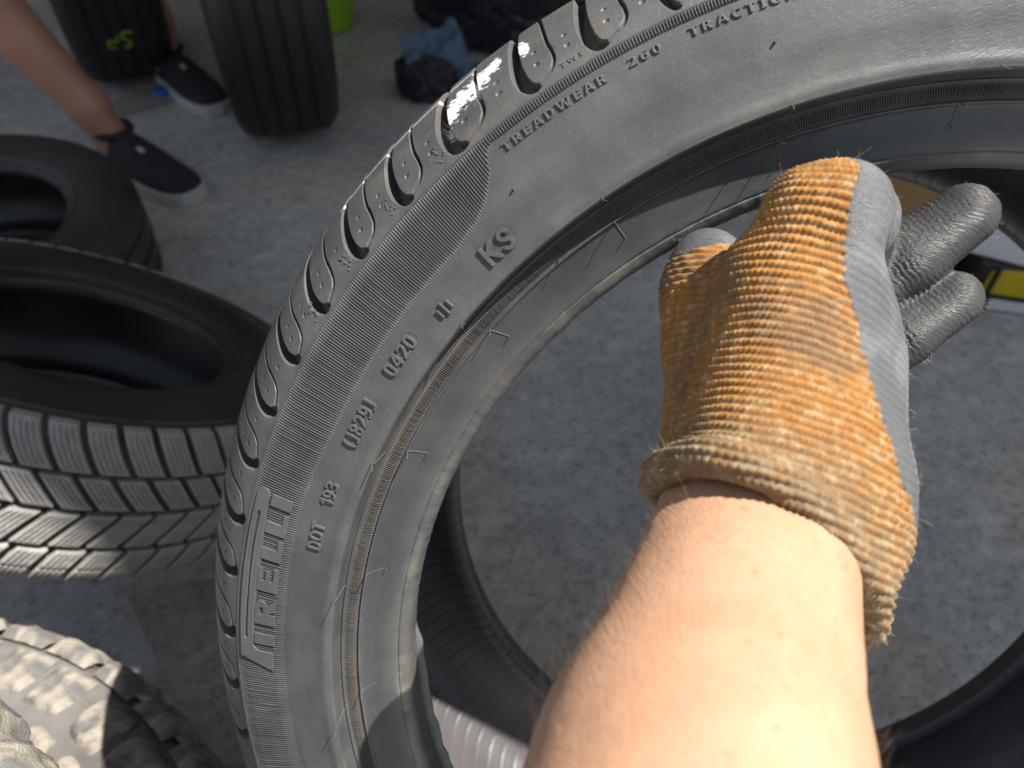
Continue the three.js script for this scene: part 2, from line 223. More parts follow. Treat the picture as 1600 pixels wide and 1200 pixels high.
word('(J829J', 153.75, 149.2, 0.2702, 0.2768, 0.0008);
word('0420', 146.3, 142.55, 0.2702, 0.2764, 0.0009);
word('TREADWEAR', 127.25, 118.75, 0.2960, 0.2994, 0.0006, sideProf, fontBold, 2.6);
word('260', 116.95, 114.6, 0.2962, 0.2994, 0.0006, sideProf, fontBold, 2.6);
word('TRACTION', 112.5, 105.1, 0.2962, 0.2994, 0.0006, sideProf, fontBold, 2.6);
word('TWI', 121.0, 119.35, 0.3084, 0.3104, 0.00022, shoulderProf, fontReg, 2.4);
{
  const ks = thing0('lettering', tyre); ks.userData.label = 'raised rubber lettering reading KS';
  const K = [[[0, 0], [0, 0.0072]], [[0.0004, 0.0034], [0.0046, 0.0072]], [[0.0016, 0.0040], [0.0048, 0]]];
  K.forEach((p, i) => part('letter_stroke', bend(extr([dense(stroke(p, 0.00088))], 0.00115 + 0.00003 * i), sideProf, 133.45, 0.2684, -0.0002), rubber, ks));
  part('letter', bend(extr([dense(stroke([[0.0045, 0.0058], [0.0036, 0.0071], [0.0018, 0.0071], [0.0006, 0.0058], [0.0012, 0.0043], [0.0030, 0.0032], [0.0042, 0.0022], [0.0036, 0.0006], [0.0020, 0.0000], [0.0004, 0.0010]], 0.00085))], 0.00115), sideProf, 131.85, 0.2684, -0.0002), rubber, ks);
  const iii = thing0('lettering', tyre); iii.userData.label = 'three raised bars';
  for (const [a, r0, r1] of [[139.45, 0.2686, 0.272], [138.86, 0.2678, 0.2732], [138.28, 0.2688, 0.272]]) part('bar', bend(extr([dense(stroke([[0, 0], [0, r1 - r0]], 0.00042))], 0.0012), sideProf, a, r0, -0.0002), rubber, iii);
  // thin outline of the inserted date plug
  const loop = new THREE.Shape(), hole = new THREE.Path(), rr = (p, x, y, w, h, r) => { p.moveTo(x + r, y); p.lineTo(x + w - r, y); p.absarc(x + w - r, y + r, r, -Math.PI / 2, Math.PI / 2); p.lineTo(x + r, y + h); p.absarc(x + r, y + r, r, Math.PI / 2, Math.PI * 1.5); };
  rr(loop, -0.0016, -0.0012, 0.0218, 0.0088, 0.0044); rr(hole, -0.00135, -0.00095, 0.0213, 0.0083, 0.00415); loop.holes.push(hole);
  part('date_plug_outline', bend(extr([dense(loop)], 0.00032, 0.00005), sideProf, 146.35, 0.2702, -0.0002), rubber, tyre);
  // the maker's name with the long-headed first letter
  const pg = thing0('lettering', tyre); pg.userData.label = 'raised maker name with one very long first letter'; const A0 = 177.6, R0 = 0.2872, mm = (pts) => pts.map(([x, r]) => new THREE.Vector2(x / 1000, (r - 287.2) / 1000));
  const put = (s) => part('letter', bend(extr([dense(s)], 0.0013, 0.0002), sideProf, A0, R0, -0.0002), rubber, pg);
  const cap = []; for (let k = 0; k <= 10; k++) { const t = Math.PI / 2 - Math.PI * k / 10; cap.push([84.6 + 2.9 * Math.cos(t), 300.7 + 2.9 * Math.sin(t)]); }
  const P = new THREE.Shape(mm([[0, 288.0], [5.6, 303.6], ...cap, [13.2, 297.8], [11.2, 297.2], [9.4, 295.2], [9.2, 287.8]])); P.holes.push(new THREE.Path(mm([[15.2, 300.1], [76, 300.1], [76.7, 300.75], [76, 301.4], [15.2, 301.4], [14.6, 300.75]]))); put(P);
  const box = (x0, x1, r0 = 287.2, r1 = 296.7) => new THREE.Shape(mm([[x0, r0], [x0, r1], [x1, r1], [x1, r0]]));
  put(box(12.9, 18.3));
  const R = new THREE.Shape(mm([[23.2, 287.2], [23.2, 296.7], [32.5, 296.7], [34.6, 295.7], [35.2, 293.9], [34.4, 292.0], [32.8, 291.2], [35.6, 287.2], [30.4, 287.2], [28.6, 290.6], [28.6, 287.2]])); R.holes.push(new THREE.Path(mm([[28.4, 294.6], [28.4, 292.8], [31.2, 292.8], [31.8, 293.7], [31.2, 294.6]]))); put(R);
  put(new THREE.Shape(mm([[39.9, 287.2], [39.9, 296.7], [51.4, 296.7], [51.4, 294.6], [45.2, 294.6], [45.2, 293.1], [50.2, 293.1], [50.2, 290.9], [45.2, 290.9], [45.2, 289.4], [51.8, 289.4], [51.8, 287.2]])));
  for (const x of [55.4, 68.0]) put(new THREE.Shape(mm([[x, 287.2], [x, 296.7], [x + 5.4, 296.7], [x + 5.4, 289.6], [x + 10.6, 289.6], [x + 10.6, 287.2]])));
  put(box(80.8, 86.2));
}
// ---- shoulder: one mesh per tread pitch, with its curved grooves cut in relief
{
  const us = [-2, 3.2, 8.4]; const list = [113.03, 118.65, 123.81, 130.33, 135.42, 140.5, 145.61, 150.22, 154.9, 159.6, 164.75, 169.5, 175.4]; for (let a = 180.5; a < 440; a += 5.16) list.push(a); while (list[list.length - 1] < 467) list.push(list[list.length - 1] + 5.16);
  const pts = list.filter((a) => a < 113.03 + 360 - 2); pts.push(113.03 + 360);
  const line = [[-1.9, 76, 3.2, 6.2], [-1.40, 50, 3.2, 6], [-0.87, 33.5, 3.3, 5.6], [-0.45, 22, 3.8, 5.4], [-0.2, 12.7, 4.3, 5.2], [-0.2, 7.0, 4.3, 4.8], [-0.42, 3.8, 3.6, 4], [-0.82, 2.8, 2.0, 1.8], [-1.05, 3.2, 0.8, 0.9], [-1.63, 4.5, 0.7, 0.8], [-2.2, 5.6, 0.75, 1.0], [-2.7, 8.6, 0.9, 1.6], [-2.92, 14, 0.95, 2], [-2.97, 20.5, 0.95, 2.2], [-3.25, 33, 1.0, 2.4], [-3.5, 46, 1.1, 2.6], [-3.9, 76, 1.2, 2.8]];
  const cv = new THREE.CatmullRomCurve3(line.map(([x, s]) => V(x * 5.6, s, 0)), false, 'centripetal');
  const N = 260, smp = []; for (let i = 0; i <= N; i++) { const t = i / N, p = cv.getPoint(t), k = t * (line.length - 1), a = Math.min(line.length - 2, Math.floor(k)), f = k - a; smp.push([p.x, p.y, lerp(line[a][2], line[a + 1][2], f), lerp(line[a][3], line[a + 1][3], f)]); }
  const dims = [[-1.9, 20.3, 1.05], [-1.6, 12.3, 1.15], [-4.15, 19, 1.05], [-3.95, 11.8, 1.15]];
  const groove = (X, s, scale) => {       // X in mm from the groove foot, already divided by the pitch scale
    let best = 0; for (const off of [0, -5.16 * 5.6, 5.16 * 5.6]) for (let i = 0; i < N; i++) { const a = smp[i], b = smp[i + 1], ax = a[0] + off, bx = b[0] + off - ax, by = b[1] - a[1]; if (Math.abs(X - ax) > 5 || Math.abs(s - a[1]) > 5) continue; const L = bx * bx + by * by, t = clamp(((X - ax) * bx + (s - a[1]) * by) / L, 0, 1), dx = X - ax - bx * t, dy = s - a[1] - by * t, d = Math.hypot(dx, dy), w = a[2] / 2 + (a[2] > 1.5 ? 0.45 : 0.16), side = bx * dy - by * dx > 0, soft = a[2] > 1.6 && side ? 1.25 : 0.3, h = a[3] * sst(-d, -w - 0.12, -w + soft); if (h > best) best = h; }
    let dp = 0; for (const [x, y, r] of dims) { const d = Math.hypot(X - x * 5.6, s - y); dp = Math.max(dp, 0.55 * sst(-d, -r, -r + 0.35)); if (d > r && d < r + 0.5) dp = Math.min(dp, -0.12); }
    return -Math.max(best * 1.15, dp) / 1000;
  };
  const scuffs = [[130.0, 127.0, 21, 29, 9], [127.6, 125.0, 27, 31, 9], [125.6, 123.9, 31, 35, 7], [122.8, 121.9, 29, 30, 8]];
  const colr = (s, a, r, z) => {
    const c = dust(s, a, r, z, 0.076), mmS = s * 1000, n = fbm(a * 1.3, mmS * 0.28, 2, 4), n2 = fbm(a * 9, mmS * 0.5, 7, 3); let w = 0;
    for (const [a0, a1, s0, s1, wd] of scuffs) { const t = (a - a1) / (a0 - a1); if (t < -0.2 || t > 1.2) continue; const d = Math.abs(mmS - lerp(s1, s0, t)) / wd; const br = fbm(a * 1.7 + 3, mmS * 0.55 - a * 1.3, 5, 4), en = Math.max(0, Math.abs(t - 0.5) * 2 - 0.75) * 2.2; w = Math.max(w, sst(-d - en - 1.35 * br - 0.35 * n2, -0.74, -0.55)); }
    w = Math.max(w, a > 126 && a < 140 ? sst(-Math.abs(mmS - 47) / 3 - 1.4 * n2, -0.8, -0.2) * 0.55 : 0);
    const tan = sst(fbm(a * 0.5, mmS * 0.08, 12, 3), 0.0, 0.25) * 0.45, g = [c[0] * (1 + 0.45 * tan), c[1] * (1 + 0.22 * tan), c[2] * (1 - 0.1 * tan)];
    return [lerp(g[0], 0.72, w), lerp(g[1], 0.71, w), lerp(g[2], 0.68, w)];
  };
  const Sfine = [...range(0, 0.052, 150), ...range(0.053, 0.0755, 14)], Scoarse = range(0, 0.0755, 42);
  for (let i = 0; i < pts.length - 1; i++) {
    const a0 = pts[i], a1 = pts[i + 1], sc = (a1 - a0) / 5.16, vis = a0 > 84 + 20 ? a0 < 196 : false, hi = (a0 >= 104 && a0 < 200) || a0 > 440, A = range(a0, a1, hi ? 118 : 36), S = hi ? Sfine : Scoarse;
    // x runs from this foot (0) back to the next one; a = a1 is the next foot
    const h = (s, a) => groove(((a - a1) / sc) * 5.6, s * 1000, sc) + 0.00008 * fbm(a * 4, s * 300, 2, 2);
    part('tread_block', revolve(shoulderProf, S, A, h, colr), rubber, tyre);
  }
}
// ---- small clusters of moulded dots between the grooves
{
  const dot = new THREE.SphereGeometry(0.00052, 8, 6); dot.setAttribute('color', new THREE.Float32BufferAttribute(new Array(dot.attributes.position.count * 3).fill(0.085), 3));
  for (const a0 of [131.0, 136.2, 141.35, 145.95]) { const g = thing0('moulded_dots', tyre); for (let i = 0; i < 9; i++) { const a = (a0 + 0.7 * (hash(i, a0 | 0, 1) - 0.5)) * DEG, [r, z] = shoulderProf.get(0.004 + 0.008 * (i / 8)), m = part('dot', dot, rubber, g); m.position.set(r * Math.cos(a), r * Math.sin(a), z); } }
}
// ---- crown, far side, inner liner
{
  const crown = [[0.3365, -0.075]]; for (const z of [-0.083, -0.128]) crown.push([0.3367, z + 0.006], [0.3305, z + 0.004], [0.3305, z - 0.004], [0.3367, z - 0.006]); crown.push([0.3365, -0.14]);
  const cp = makeProfile(crown, 0, true); part('tread', toCreasedNormals(revolve(cp, [...new Set(crown.map((_, i) => { let L = 0; for (let k = 1; k <= i; k++) L += Math.hypot(crown[k][0] - crown[k - 1][0], crown[k][1] - crown[k - 1][1]); return L; }))], range(0, 360, 360), null, dust).deleteAttribute('normal'), 0.6), rubber, tyre);
  const mir = (p) => [p[0], -0.215 - p[1]];
  const far = makeProfile([[0.3365, -0.14], [0.336, -0.155], [0.334, -0.175], [0.331, -0.189], [0.327, -0.201], [0.320, -0.214], [0.313, -0.223], [0.3058, -0.2282], [0.299, -0.2296], [0.281, -0.2324], [0.268, -0.2336], [0.2619, -0.2343], [0.2606, -0.2315], [0.2592, -0.2248], [0.2502, -0.2226], [0.24, -0.22], [0.2322, -0.2178], [0.2286, -0.2142], [0.228, -0.208], [0.2285, -0.2005]]);
  part('sidewall', revolve(far, range(0, far.len, 90), range(0, 360, 360), null, dust), rubber, tyre);
  const half = [[0.2285, -0.0145], [0.2300, -0.0165], [0.2345, -0.0172], [0.241, -0.0125], [0.252, -0.0035], [0.268, 0.0035], [0.286, 0.0035], [0.301, -0.003], [0.311, -0.015], [0.3165, -0.035], [0.3185, -0.06], [0.319, -0.09]];
  const lp = makeProfile([...half, ...half.slice().reverse().map(mir)]);
  const lh = (s, a) => { const w = (a + 46 * (s - lp.len / 2)) / 2.35, f = w - Math.floor(w), g = Math.abs(f - 0.5); return (g < 0.09 ? -0.0009 * (1 - g / 0.09) : 0) + 0.0003 * fbm(a * 0.4, s * 30, 2, 2); };
  const lc = (s, a, r, z) => { const t = a * DEG, n = fbm(r * Math.cos(t) * 14, r * Math.sin(t) * 14, z * 14, 3), k = 0.09 * (1 + 0.5 * n); return [k * 1.03, k * 0.96, k * 0.98]; };
  part('inner_liner', revolve(lp, range(0, lp.len, 60), range(0, 360, 1540), lh, lc, true), linerMat, tyre);
  // a ragged flap of rubber where the near bead is torn
  const fl = []; for (let i = 0; i <= 60; i++) { const t = i / 60; fl.push(t); }
  const P = [], I = []; fl.forEach((t, i) => { const a = (172 + 40 * t) * DEG, w = 0.0035 + 0.0022 * (0.5 + fbm(t * 14, 3, 1, 4)) + 0.001 * Math.sin(t * 3) - 0.0062 * sst(-t, -0.22, 0.0); for (const [k, z] of [[0, -0.0138], [1, -0.016], [1, -0.0178], [0, -0.0172]]) { const r = 0.2298 - (k ? w : 0); P.push(r * Math.cos(a), r * Math.sin(a), z); } if (i) for (let k = 0; k < 4; k++) { const b = i * 4, p = b - 4, q = (k + 1) % 4; I.push(p + k, b + k, p + q, p + q, b + k, b + q); } });
  const tg = geom(P, I, P.filter((_, i) => i % 3 < 2), P.map(() => 0.09)); part('torn_bead_edge', tg, rubber, tyre);
}
// ---- moulding whiskers and vent lines
{
  const up = V(0, 0, 1); let k = 0;
  const hair = (prof, r, a, len, lean, rad = 0.00021) => { const s = prof.sOfR(r), [R, z] = prof.get(s), t = a * DEG, p = V(R * Math.cos(t), R * Math.sin(t), z - 0.0004), er = V(Math.cos(t), Math.sin(t), 0), et = V(-Math.sin(t), Math.cos(t), 0), j = hash(++k, 3) - 0.5, c = new THREE.CatmullRomCurve3([p, p.clone().addScaledVector(up, len * 0.5).addScaledVector(er, lean * len * 0.2), p.clone().addScaledVector(up, len * 0.9).addScaledVector(er, lean * len * 0.35).addScaledVector(et, j * len * 0.3)]); const g = new THREE.TubeGeometry(c, 6, rad, 6); g.setAttribute('color', new THREE.Float32BufferAttribute(new Array(g.attributes.position.count * 3).fill(0.1), 3)); part('moulding_whisker', g, rubber, tyre); };
  for (const a of [91.6, 107.3, 123.3, 138.9, 154.3, 169.3, 183.8]) { hair(sideProf, 0.2624, a, 0.0056 + 0.002 * hash(a | 0, 1), -0.9); }
  for (const a of [93.2, 108.2, 123.4, 138.25, 152.75, 167.1, 181.2]) { hair(beadProf, 0.2512, a, 0.0048 + 0.002 * hash(a | 0, 2), -0.7); }
  for (const a of [93.6, 108.4, 123.3, 137.6, 152.3, 166.2]) hair(beadProf, 0.2435, a, 0.0028, -0.9);
  for (const a of [86.4, 107.4, 128.5, 190.5]) hair(sideProf, 0.2838, a, 0.0016, 0.2, 0.0005);
  const vent = (prof, r0, r1, a0, a1) => { const P = range(0, 1, 10).map((q) => { const [r, z] = prof.get(prof.sOfR(lerp(r0, r1, q))), t = lerp(a0, a1, q) * DEG; return V(r * Math.cos(t), r * Math.sin(t), z + 0.0001); }); const g = new THREE.TubeGeometry(new THREE.CatmullRomCurve3(P), 16, 0.00024, 5); g.setAttribute('color', new THREE.Float32BufferAttribute(new Array(g.attributes.position.count * 3).fill(0.1), 3)); part('vent_line', g, rubber, tyre); };
  [[91.6, 93.2, 93.6], [107.3, 108.2, 108.4], [123.3, 123.4, 123.3], [138.9, 138.25, 137.6], [154.3, 152.75, 152.3], [169.3, 167.1, 166.2], [183.8, 181.2, 180.4]].forEach(([a, b, c]) => { vent(beadProf, 0.2615, 0.2592, a, lerp(a, b, 0.35)); vent(beadProf, 0.2510, 0.2435, b, c); });
}

// ------------------------------------------------------------------ the photographer's gloved arm
const arm = thing('person', 'bare forearm in an orange knitted work glove gripping the tyre bead', 'person');
{
  const O = C(1205, 830, 0.24); arm.position.copy(toWorld(O)); arm.quaternion.setFromRotationMatrix(new THREE.Matrix4().makeBasis(CR, CU, CB));
  const K = (px, py, d) => C(px, py, d).sub(O);
  // forearm: two smoothly joined tapered bones
  const L1 = K(1158, 795, 0.245), L2 = K(1054, 1200, 0.178), R1 = K(1216, 850, 0.247), R2 = K(1134, 1200, 0.176);
  const ext = (a, b, k) => a.clone().lerp(b, k);
  const aL = bone([ext(L1, L2, -0.35), 0.0225], [L1, 0.0220]), aL2 = bone([L1, 0.0220], [L2, 0.0272]), aL3 = bone([L2, 0.0272], [ext(L1, L2, 4.1), 0.036]);
  const aR = bone([ext(R1, R2, -0.35), 0.0225], [R1, 0.0212]), aR2 = bone([R1, 0.0212], [R2, 0.0270]), aR3 = bone([R2, 0.0270], [ext(R1, R2, 4.1), 0.037]);
  const armS = (x, y, z) => smin(smin(smin(aL(x, y, z), aL2(x, y, z), 0.006), aL3(x, y, z), 0.01), smin(smin(aR(x, y, z), aR2(x, y, z), 0.006), aR3(x, y, z), 0.01), 0.03);
  const E = ext(L1, L2, 4.1), lo = V(-0.25, -0.28, -0.06), hi = V(0.08, 0.06, 0.36);
  const { pos, idx } = surfaceNets(armS, lo, hi, 0.0021), col = [], uv = [], nrm = [];
  for (let i = 0; i < pos.length; i += 3) { const g = grad(armS, pos[i], pos[i + 1], pos[i + 2]), b = 0.0006 * fbm(pos[i] * 50, pos[i + 1] * 50, pos[i + 2] * 50, 3) + 0.00022 * fbm(pos[i] * 260, pos[i + 1] * 180, pos[i + 2] * 180, 2); pos[i] += g.x * b; pos[i + 1] += g.y * b; pos[i + 2] += g.z * b; nrm.push(g.x, g.y, g.z);
    const n = fbm(pos[i] * 45, pos[i + 1] * 45, pos[i + 2] * 45, 4), m = fbm(pos[i] * 190, pos[i + 1] * 190, pos[i + 2] * 190, 2), t = sst(n, -0.3, 0.35); const fr = sst(fbm(pos[i] * 330, pos[i + 1] * 330, pos[i + 2] * 330, 2), 0.3, 0.42) * 0.18; col.push(lerp(0.44, 0.46, t) * (1 + 0.06 * m - fr), lerp(0.248, 0.27, t) * (1 + 0.1 * m - fr * 1.3), lerp(0.152, 0.172, t) * (1 + 0.12 * m - fr * 1.5)); uv.push(pos[i] / 0.03, pos[i + 1] / 0.03); }
  const pores = tex(512, (u, v) => { const a = 0.5 + 0.5 * tileNoise(u, v, 90, 3), b = Math.abs(tileNoise(u, v, 34, 2, 3)); const k = a * 0.7 + sst(b, 0, 0.08) * 0.3; return [k, k, k]; });
  const skinMat = mat({ vertexColors: true, roughness: 0.48, specularIntensity: 0.6, bumpMap: pores, bumpScale: 0.0003, sheen: 0.25, sheenColor: lin(1, 0.6, 0.4), sheenRoughness: 0.6 });
  part('forearm', geom(pos, idx, uv, col), skinMat, arm);
  // arm hair
  const hp = [], hi2 = []; let made = 0; const ax = L2.clone().sub(L1).normalize();
  for (let tries = 0; tries < 60000 && made < 900; tries++) { const i = Math.floor(rnd() * pos.length / 3) * 3, p = V(pos[i], pos[i + 1], pos[i + 2]), g = V(nrm[i], nrm[i + 1], nrm[i + 2]); if (p.z > 0.11) continue; const side = Math.abs(g.x); if (rnd() > (g.x < -0.5 ? 1 : g.x > 0.6 ? 0.5 : 0.10)) continue; const b = hp.length / 3, len = 0.004 + 0.006 * rnd(), d = V(rnd() - 0.5, rnd() - 0.5, rnd() - 0.5).multiplyScalar(0.7).addScaledVector(g, 0.55).addScaledVector(ax, -0.75 + 0.9 * (rnd() - 0.5)).normalize(), w = 0.000038, q = d.clone().cross(g).normalize();
    for (let s = 0; s <= 4; s++) { const t = s / 4, c = p.clone().addScaledVector(d, len * t).addScaledVector(g, 0.004 * t * (1 - t)); const ww = w * (1 - 0.7 * t); for (const [u, v] of [[1, 0], [-0.5, 0.87], [-0.5, -0.87]]) { const r = q.clone().multiplyScalar(u * ww).addScaledVector(g, v * ww); hp.push(c.x + r.x, c.y + r.y, c.z + r.z); } if (s) for (let k = 0; k < 3; k++) { const A = b + (s - 1) * 3 + k, B = b + (s - 1) * 3 + (k + 1) % 3; hi2.push(A, A + 3, B, B, A + 3, B + 3); } } made++; }
  const hm = part('arm_hair', geom(hp, hi2), mat({ color: lin(0.22, 0.13, 0.07), roughness: 0.5 }), arm); hm.userData.kind = 'stuff'; hm.userData.label = 'fine dark arm hair';

  // glove
  const bones = []; const add = (k, ...ps) => { for (let i = 1; i < ps.length; i++) bones.push([bone(ps[i - 1], ps[i]), k]); };
  const MI = [K(1218, 440, 0.257), 0.0168], MM = [K(1282, 448, 0.259), 0.0168], MR = [K(1320, 490, 0.266), 0.0155], MP = [K(1336, 575, 0.272), 0.0158];
  add(0.012, [K(1178, 760, 0.240), 0.0195], MI); add(0.012, [K(1215, 770, 0.241), 0.021], MM); add(0.012, [K(1265, 790, 0.243), 0.021], MR); add(0.012, [K(1315, 820, 0.249), 0.0195], MP);
  add(0.012, [K(1230, 700, 0.266), 0.025], [K(1285, 520, 0.283), 0.022]);
  // sleeve over the wrist
  add(0.012, [K(1088, 752, 0.250), 0.014], [K(1150, 690, 0.262), 0.020]); add(0.012, [K(1152, 765, 0.229), 0.0165], [K(1190, 680, 0.245), 0.02]); add(0.012, [K(1232, 815, 0.227), 0.0165], [K(1250, 690, 0.245), 0.02]); add(0.012, [K(1306, 895, 0.238), 0.0165], [K(1308, 760, 0.25), 0.02]);
  add(0.012, [K(1120, 800, 0.258), 0.014], [K(1170, 700, 0.264), 0.02]); add(0.012, [K(1260, 890, 0.262), 0.016], [K(1290, 760, 0.266), 0.02]);
  // thumb, index and middle finger curled over, ring and little finger held out
  add(0.02, [K(1172, 600, 0.268), 0.0185], [K(1168, 470, 0.276), 0.0135]);
  const tTip = K(1106, 410, 0.298);
  add(0.012, [K(1132, 700, 0.266), 0.0205], [K(1119, 545, 0.290), 0.0180], [K(1103, 457, 0.296), 0.0150], [tTip, 0.0130]);
  add(0.009, MI, [K(1262, 331, 0.252), 0.0126], [K(1276, 345, 0.283), 0.0112], [K(1288, 395, 0.298), 0.0104]);
  add(0.009, MM, [K(1322, 322, 0.250), 0.0121], [K(1341, 340, 0.270), 0.0113], [K(1346, 398, 0.286), 0.0105]);
  const ringA = K(1330, 466, 0.297), ringB = K(1420, 400, 0.287), ringC = K(1507, 337, 0.279), pinkA = K(1335, 573, 0.299), pinkB = K(1415, 518, 0.291), pinkC = K(1490, 467, 0.285);
  const palmN = bones.length;
  add(0.0028, [ringA, 0.0140], [ringB, 0.0134], [ringC, 0.0113]); add(0.0028, [pinkA, 0.0128], [pinkB, 0.0116], [pinkC, 0.0101]);
  const cuffPts = [[1026, 742, 0.244], [1062, 722, 0.229], [1118, 712, 0.217], [1190, 733, 0.211], [1275, 795, 0.213], [1338, 880, 0.222], [1370, 962, 0.240], [1345, 985, 0.262], [1240, 920, 0.276], [1110, 830, 0.273], [1042, 775, 0.262]].map((p) => K(...p));
  const cc = new THREE.CatmullRomCurve3(cuffPts, true).getPoints(44); for (let i = 0; i < 44; i++) { const r = (q) => 0.0031 + 0.0011 * sst(-q.x, -0.02, 0.03); bones.push([bone([cc[i], r(cc[i])], [cc[i + 1], r(cc[i + 1])]), 0.005]); }
  const cutN = V(0, 0, 0); { const m = cuffPts.reduce((a, b) => a.add(b), V(0, 0, 0)).multiplyScalar(1 / cuffPts.length); for (let i = 0; i < cuffPts.length; i++) cutN.add(cuffPts[i].clone().sub(m).cross(cuffPts[(i + 1) % cuffPts.length].clone().sub(m))); cutN.normalize(); if (cutN.y < 0) cutN.negate(); cutN.m = m; }
  const gloveS = (x, y, z) => { let d = 1; for (let i = 0; i < palmN; i++) d = smin(d, bones[i][0](x, y, z), bones[i][1]);
    const side = cutN.x * (x - cutN.m.x) + cutN.y * (y - cutN.m.y) + cutN.z * (z - cutN.m.z);
    d = Math.max(d, -side - 0.001); d = Math.max(d, 0.0016 - armS(x, y, z));
    for (let i = palmN; i < bones.length; i++) { const f = bones[i][0]; const v = f(x, y, z); if (v < 0.02) d = smin(d, v, bones[i][1]); }
    return d; };
  const G = surfaceNets(gloveS, V(-0.06, -0.05, -0.085), V(0.105, 0.125, 0.05), 0.00062);
  const P = G.pos, gcol = [], guv = [], mask = [];
  // hand frame: yarn rows run round the hand
  const axis = K(1300, 380, 0.262).sub(K(1195, 860, 0.237)).normalize(), e1 = V(1, 0, 0).addScaledVector(axis, -axis.x).normalize(), e2 = axis.clone().cross(e1), base = K(1215, 800, 0.245), rx = ringC.clone().sub(ringA).normalize(), px = pinkC.clone().sub(pinkA).normalize();
  const dThumb = bone([K(1103, 457, 0.296), 0.015], [tTip, 0.013]), dRing = bone([ringA, 0.014], [ringC, 0.0113]), dPink = bone([pinkA, 0.0128], [pinkC, 0.0101]);
  const edge = new THREE.CatmullRomCurve3([[1318, 262], [1300, 330], [1294, 400], [1308, 500], [1328, 600], [1350, 700], [1384, 800], [1412, 880]].map(([a, b]) => K(a, b, 0.25))).getPoints(60);
  const xb = (y) => { for (let i = 1; i < edge.length; i++) if ((edge[i].y - y) * (edge[i - 1].y - y) <= 0) return lerp(edge[i - 1].x, edge[i].x, (y - edge[i - 1].y) / (edge[i].y - edge[i - 1].y || 1)); return y > edge[0].y ? edge[0].x : 9; };
  const ROW = 0.0029, dp = new Float32Array(P.length / 3), nn = [];
  for (let i = 0, v = 0; i < P.length; i += 3, v++) {
    const x = P[i], y = P[i + 1], z = P[i + 2], g = grad(gloveS, x, y, z); nn.push(g);
    const q = V(x, y, z).sub(base), t = q.dot(axis), ang = Math.atan2(q.dot(e2), q.dot(e1)), u = ang * 0.04;
    const onRing = dRing(x, y, z) < 0.0025, onPink = dPink(x, y, z) < 0.0025, finger = onRing || onPink;
    const w = 0.0032 * fbm(x * 190, y * 190, z * 190, 4);
    const tt = V(x, y, z).sub(tTip), thumb = dThumb(x, y, z) < 0.0022 && tt.y - 0.3 * tt.x > -0.002 + w;
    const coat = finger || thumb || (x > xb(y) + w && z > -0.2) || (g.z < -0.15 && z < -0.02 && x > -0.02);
    mask.push(coat ? 1 : 0);
    const sr = fbm(x * 35, y * 35, z * 35, 3), warp = 0.0012 * fbm(x * 50, y * 50, z * 50, 2);
    if (!coat) {
      const row = (t + warp) / ROW, A = 0.5 - 0.5 * Math.cos(2 * Math.PI * row), fade = sst(g.z, -0.3, 0.5) * 0.6 + 0.4;
      const st = u / 0.0021 + 0.5 * (Math.floor(row) & 1), B = 0.5 + 0.5 * Math.cos(2 * Math.PI * st), cellv = hash(Math.floor(row), Math.floor(st + 0.5), 2);
      dp[v] = (0.0012 * Math.pow(A, 0.8) * (0.22 + 0.78 * Math.pow(B, 0.7) * (0.7 + 0.5 * cellv))) * fade - 0.0005 + 0.0006 * sr;
      let dc = 1; for (let q = 0; q < 44; q += 2) dc = Math.min(dc, Math.hypot(x - cc[q].x, y - cc[q].y, z - cc[q].z));
      const cuffD = Math.max(0.75 * sst(-t, -0.045, 0.012), 1.15 * sst(-dc, -0.026, -0.004)), dirt = sst(sr + 0.4 * fbm(x * 220, y * 220, z * 220, 2), -0.08, 0.36), k = (0.95 + 0.1 * cellv) * (1 + 0.45 * fbm(x * 420, y * 420, z * 420, 2));
      // orange yarn, paler undyed yarn towards the cuff, grey-brown grime in patches
      const pale = clamp(cuffD * 0.8 + 0.5 * fbm(x * 120 + 7, y * 120, z * 120, 3), 0, 1), wn = clamp(2.2 * fbm(x * 300 + 3, y * 300, z * 300, 3), 0, 0.5), c = [lerp(0.295, 0.175, pale) + 0.12 * wn, lerp(0.128, 0.113, pale) + 0.16 * wn, lerp(0.024, 0.055, pale) + 0.12 * wn], f = 0.8 * dirt;
      gcol.push(lerp(c[0], 0.15, f) * k, lerp(c[1], 0.092, f) * k, lerp(c[2], 0.045, f) * k);
    } else {
      const ax2 = onRing ? rx : onPink ? px : null;
      if (ax2) { const o = onRing ? ringA : pinkA, s = V(x, y, z).sub(o).dot(ax2), a2 = Math.atan2(y - o.y - ax2.y * s, z - o.z), zz = Math.abs(((a2 * 9) % 2 + 2) % 2 - 1); dp[v] = 0.00028 * (0.5 + 0.5 * Math.sin(2 * Math.PI * (s / 0.0019 + 0.35 * zz))) * sst(sr, -0.4, 0.05) * (s < 0.024 && onPink ? 2 : 1); const k = 0.055 * (1 + 0.7 * sr); gcol.push(k * 1.03, k, k * 0.98); }
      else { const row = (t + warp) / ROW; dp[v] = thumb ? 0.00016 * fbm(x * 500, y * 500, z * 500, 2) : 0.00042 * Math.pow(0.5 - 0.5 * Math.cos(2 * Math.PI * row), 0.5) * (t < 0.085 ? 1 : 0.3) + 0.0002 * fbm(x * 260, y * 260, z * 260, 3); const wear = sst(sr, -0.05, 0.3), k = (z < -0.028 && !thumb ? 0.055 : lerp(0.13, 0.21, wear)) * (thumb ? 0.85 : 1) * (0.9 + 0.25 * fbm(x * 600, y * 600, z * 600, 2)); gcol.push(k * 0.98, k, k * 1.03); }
    }
    guv.push(u / 0.0336, (t + warp) / (ROW * 4));
  }
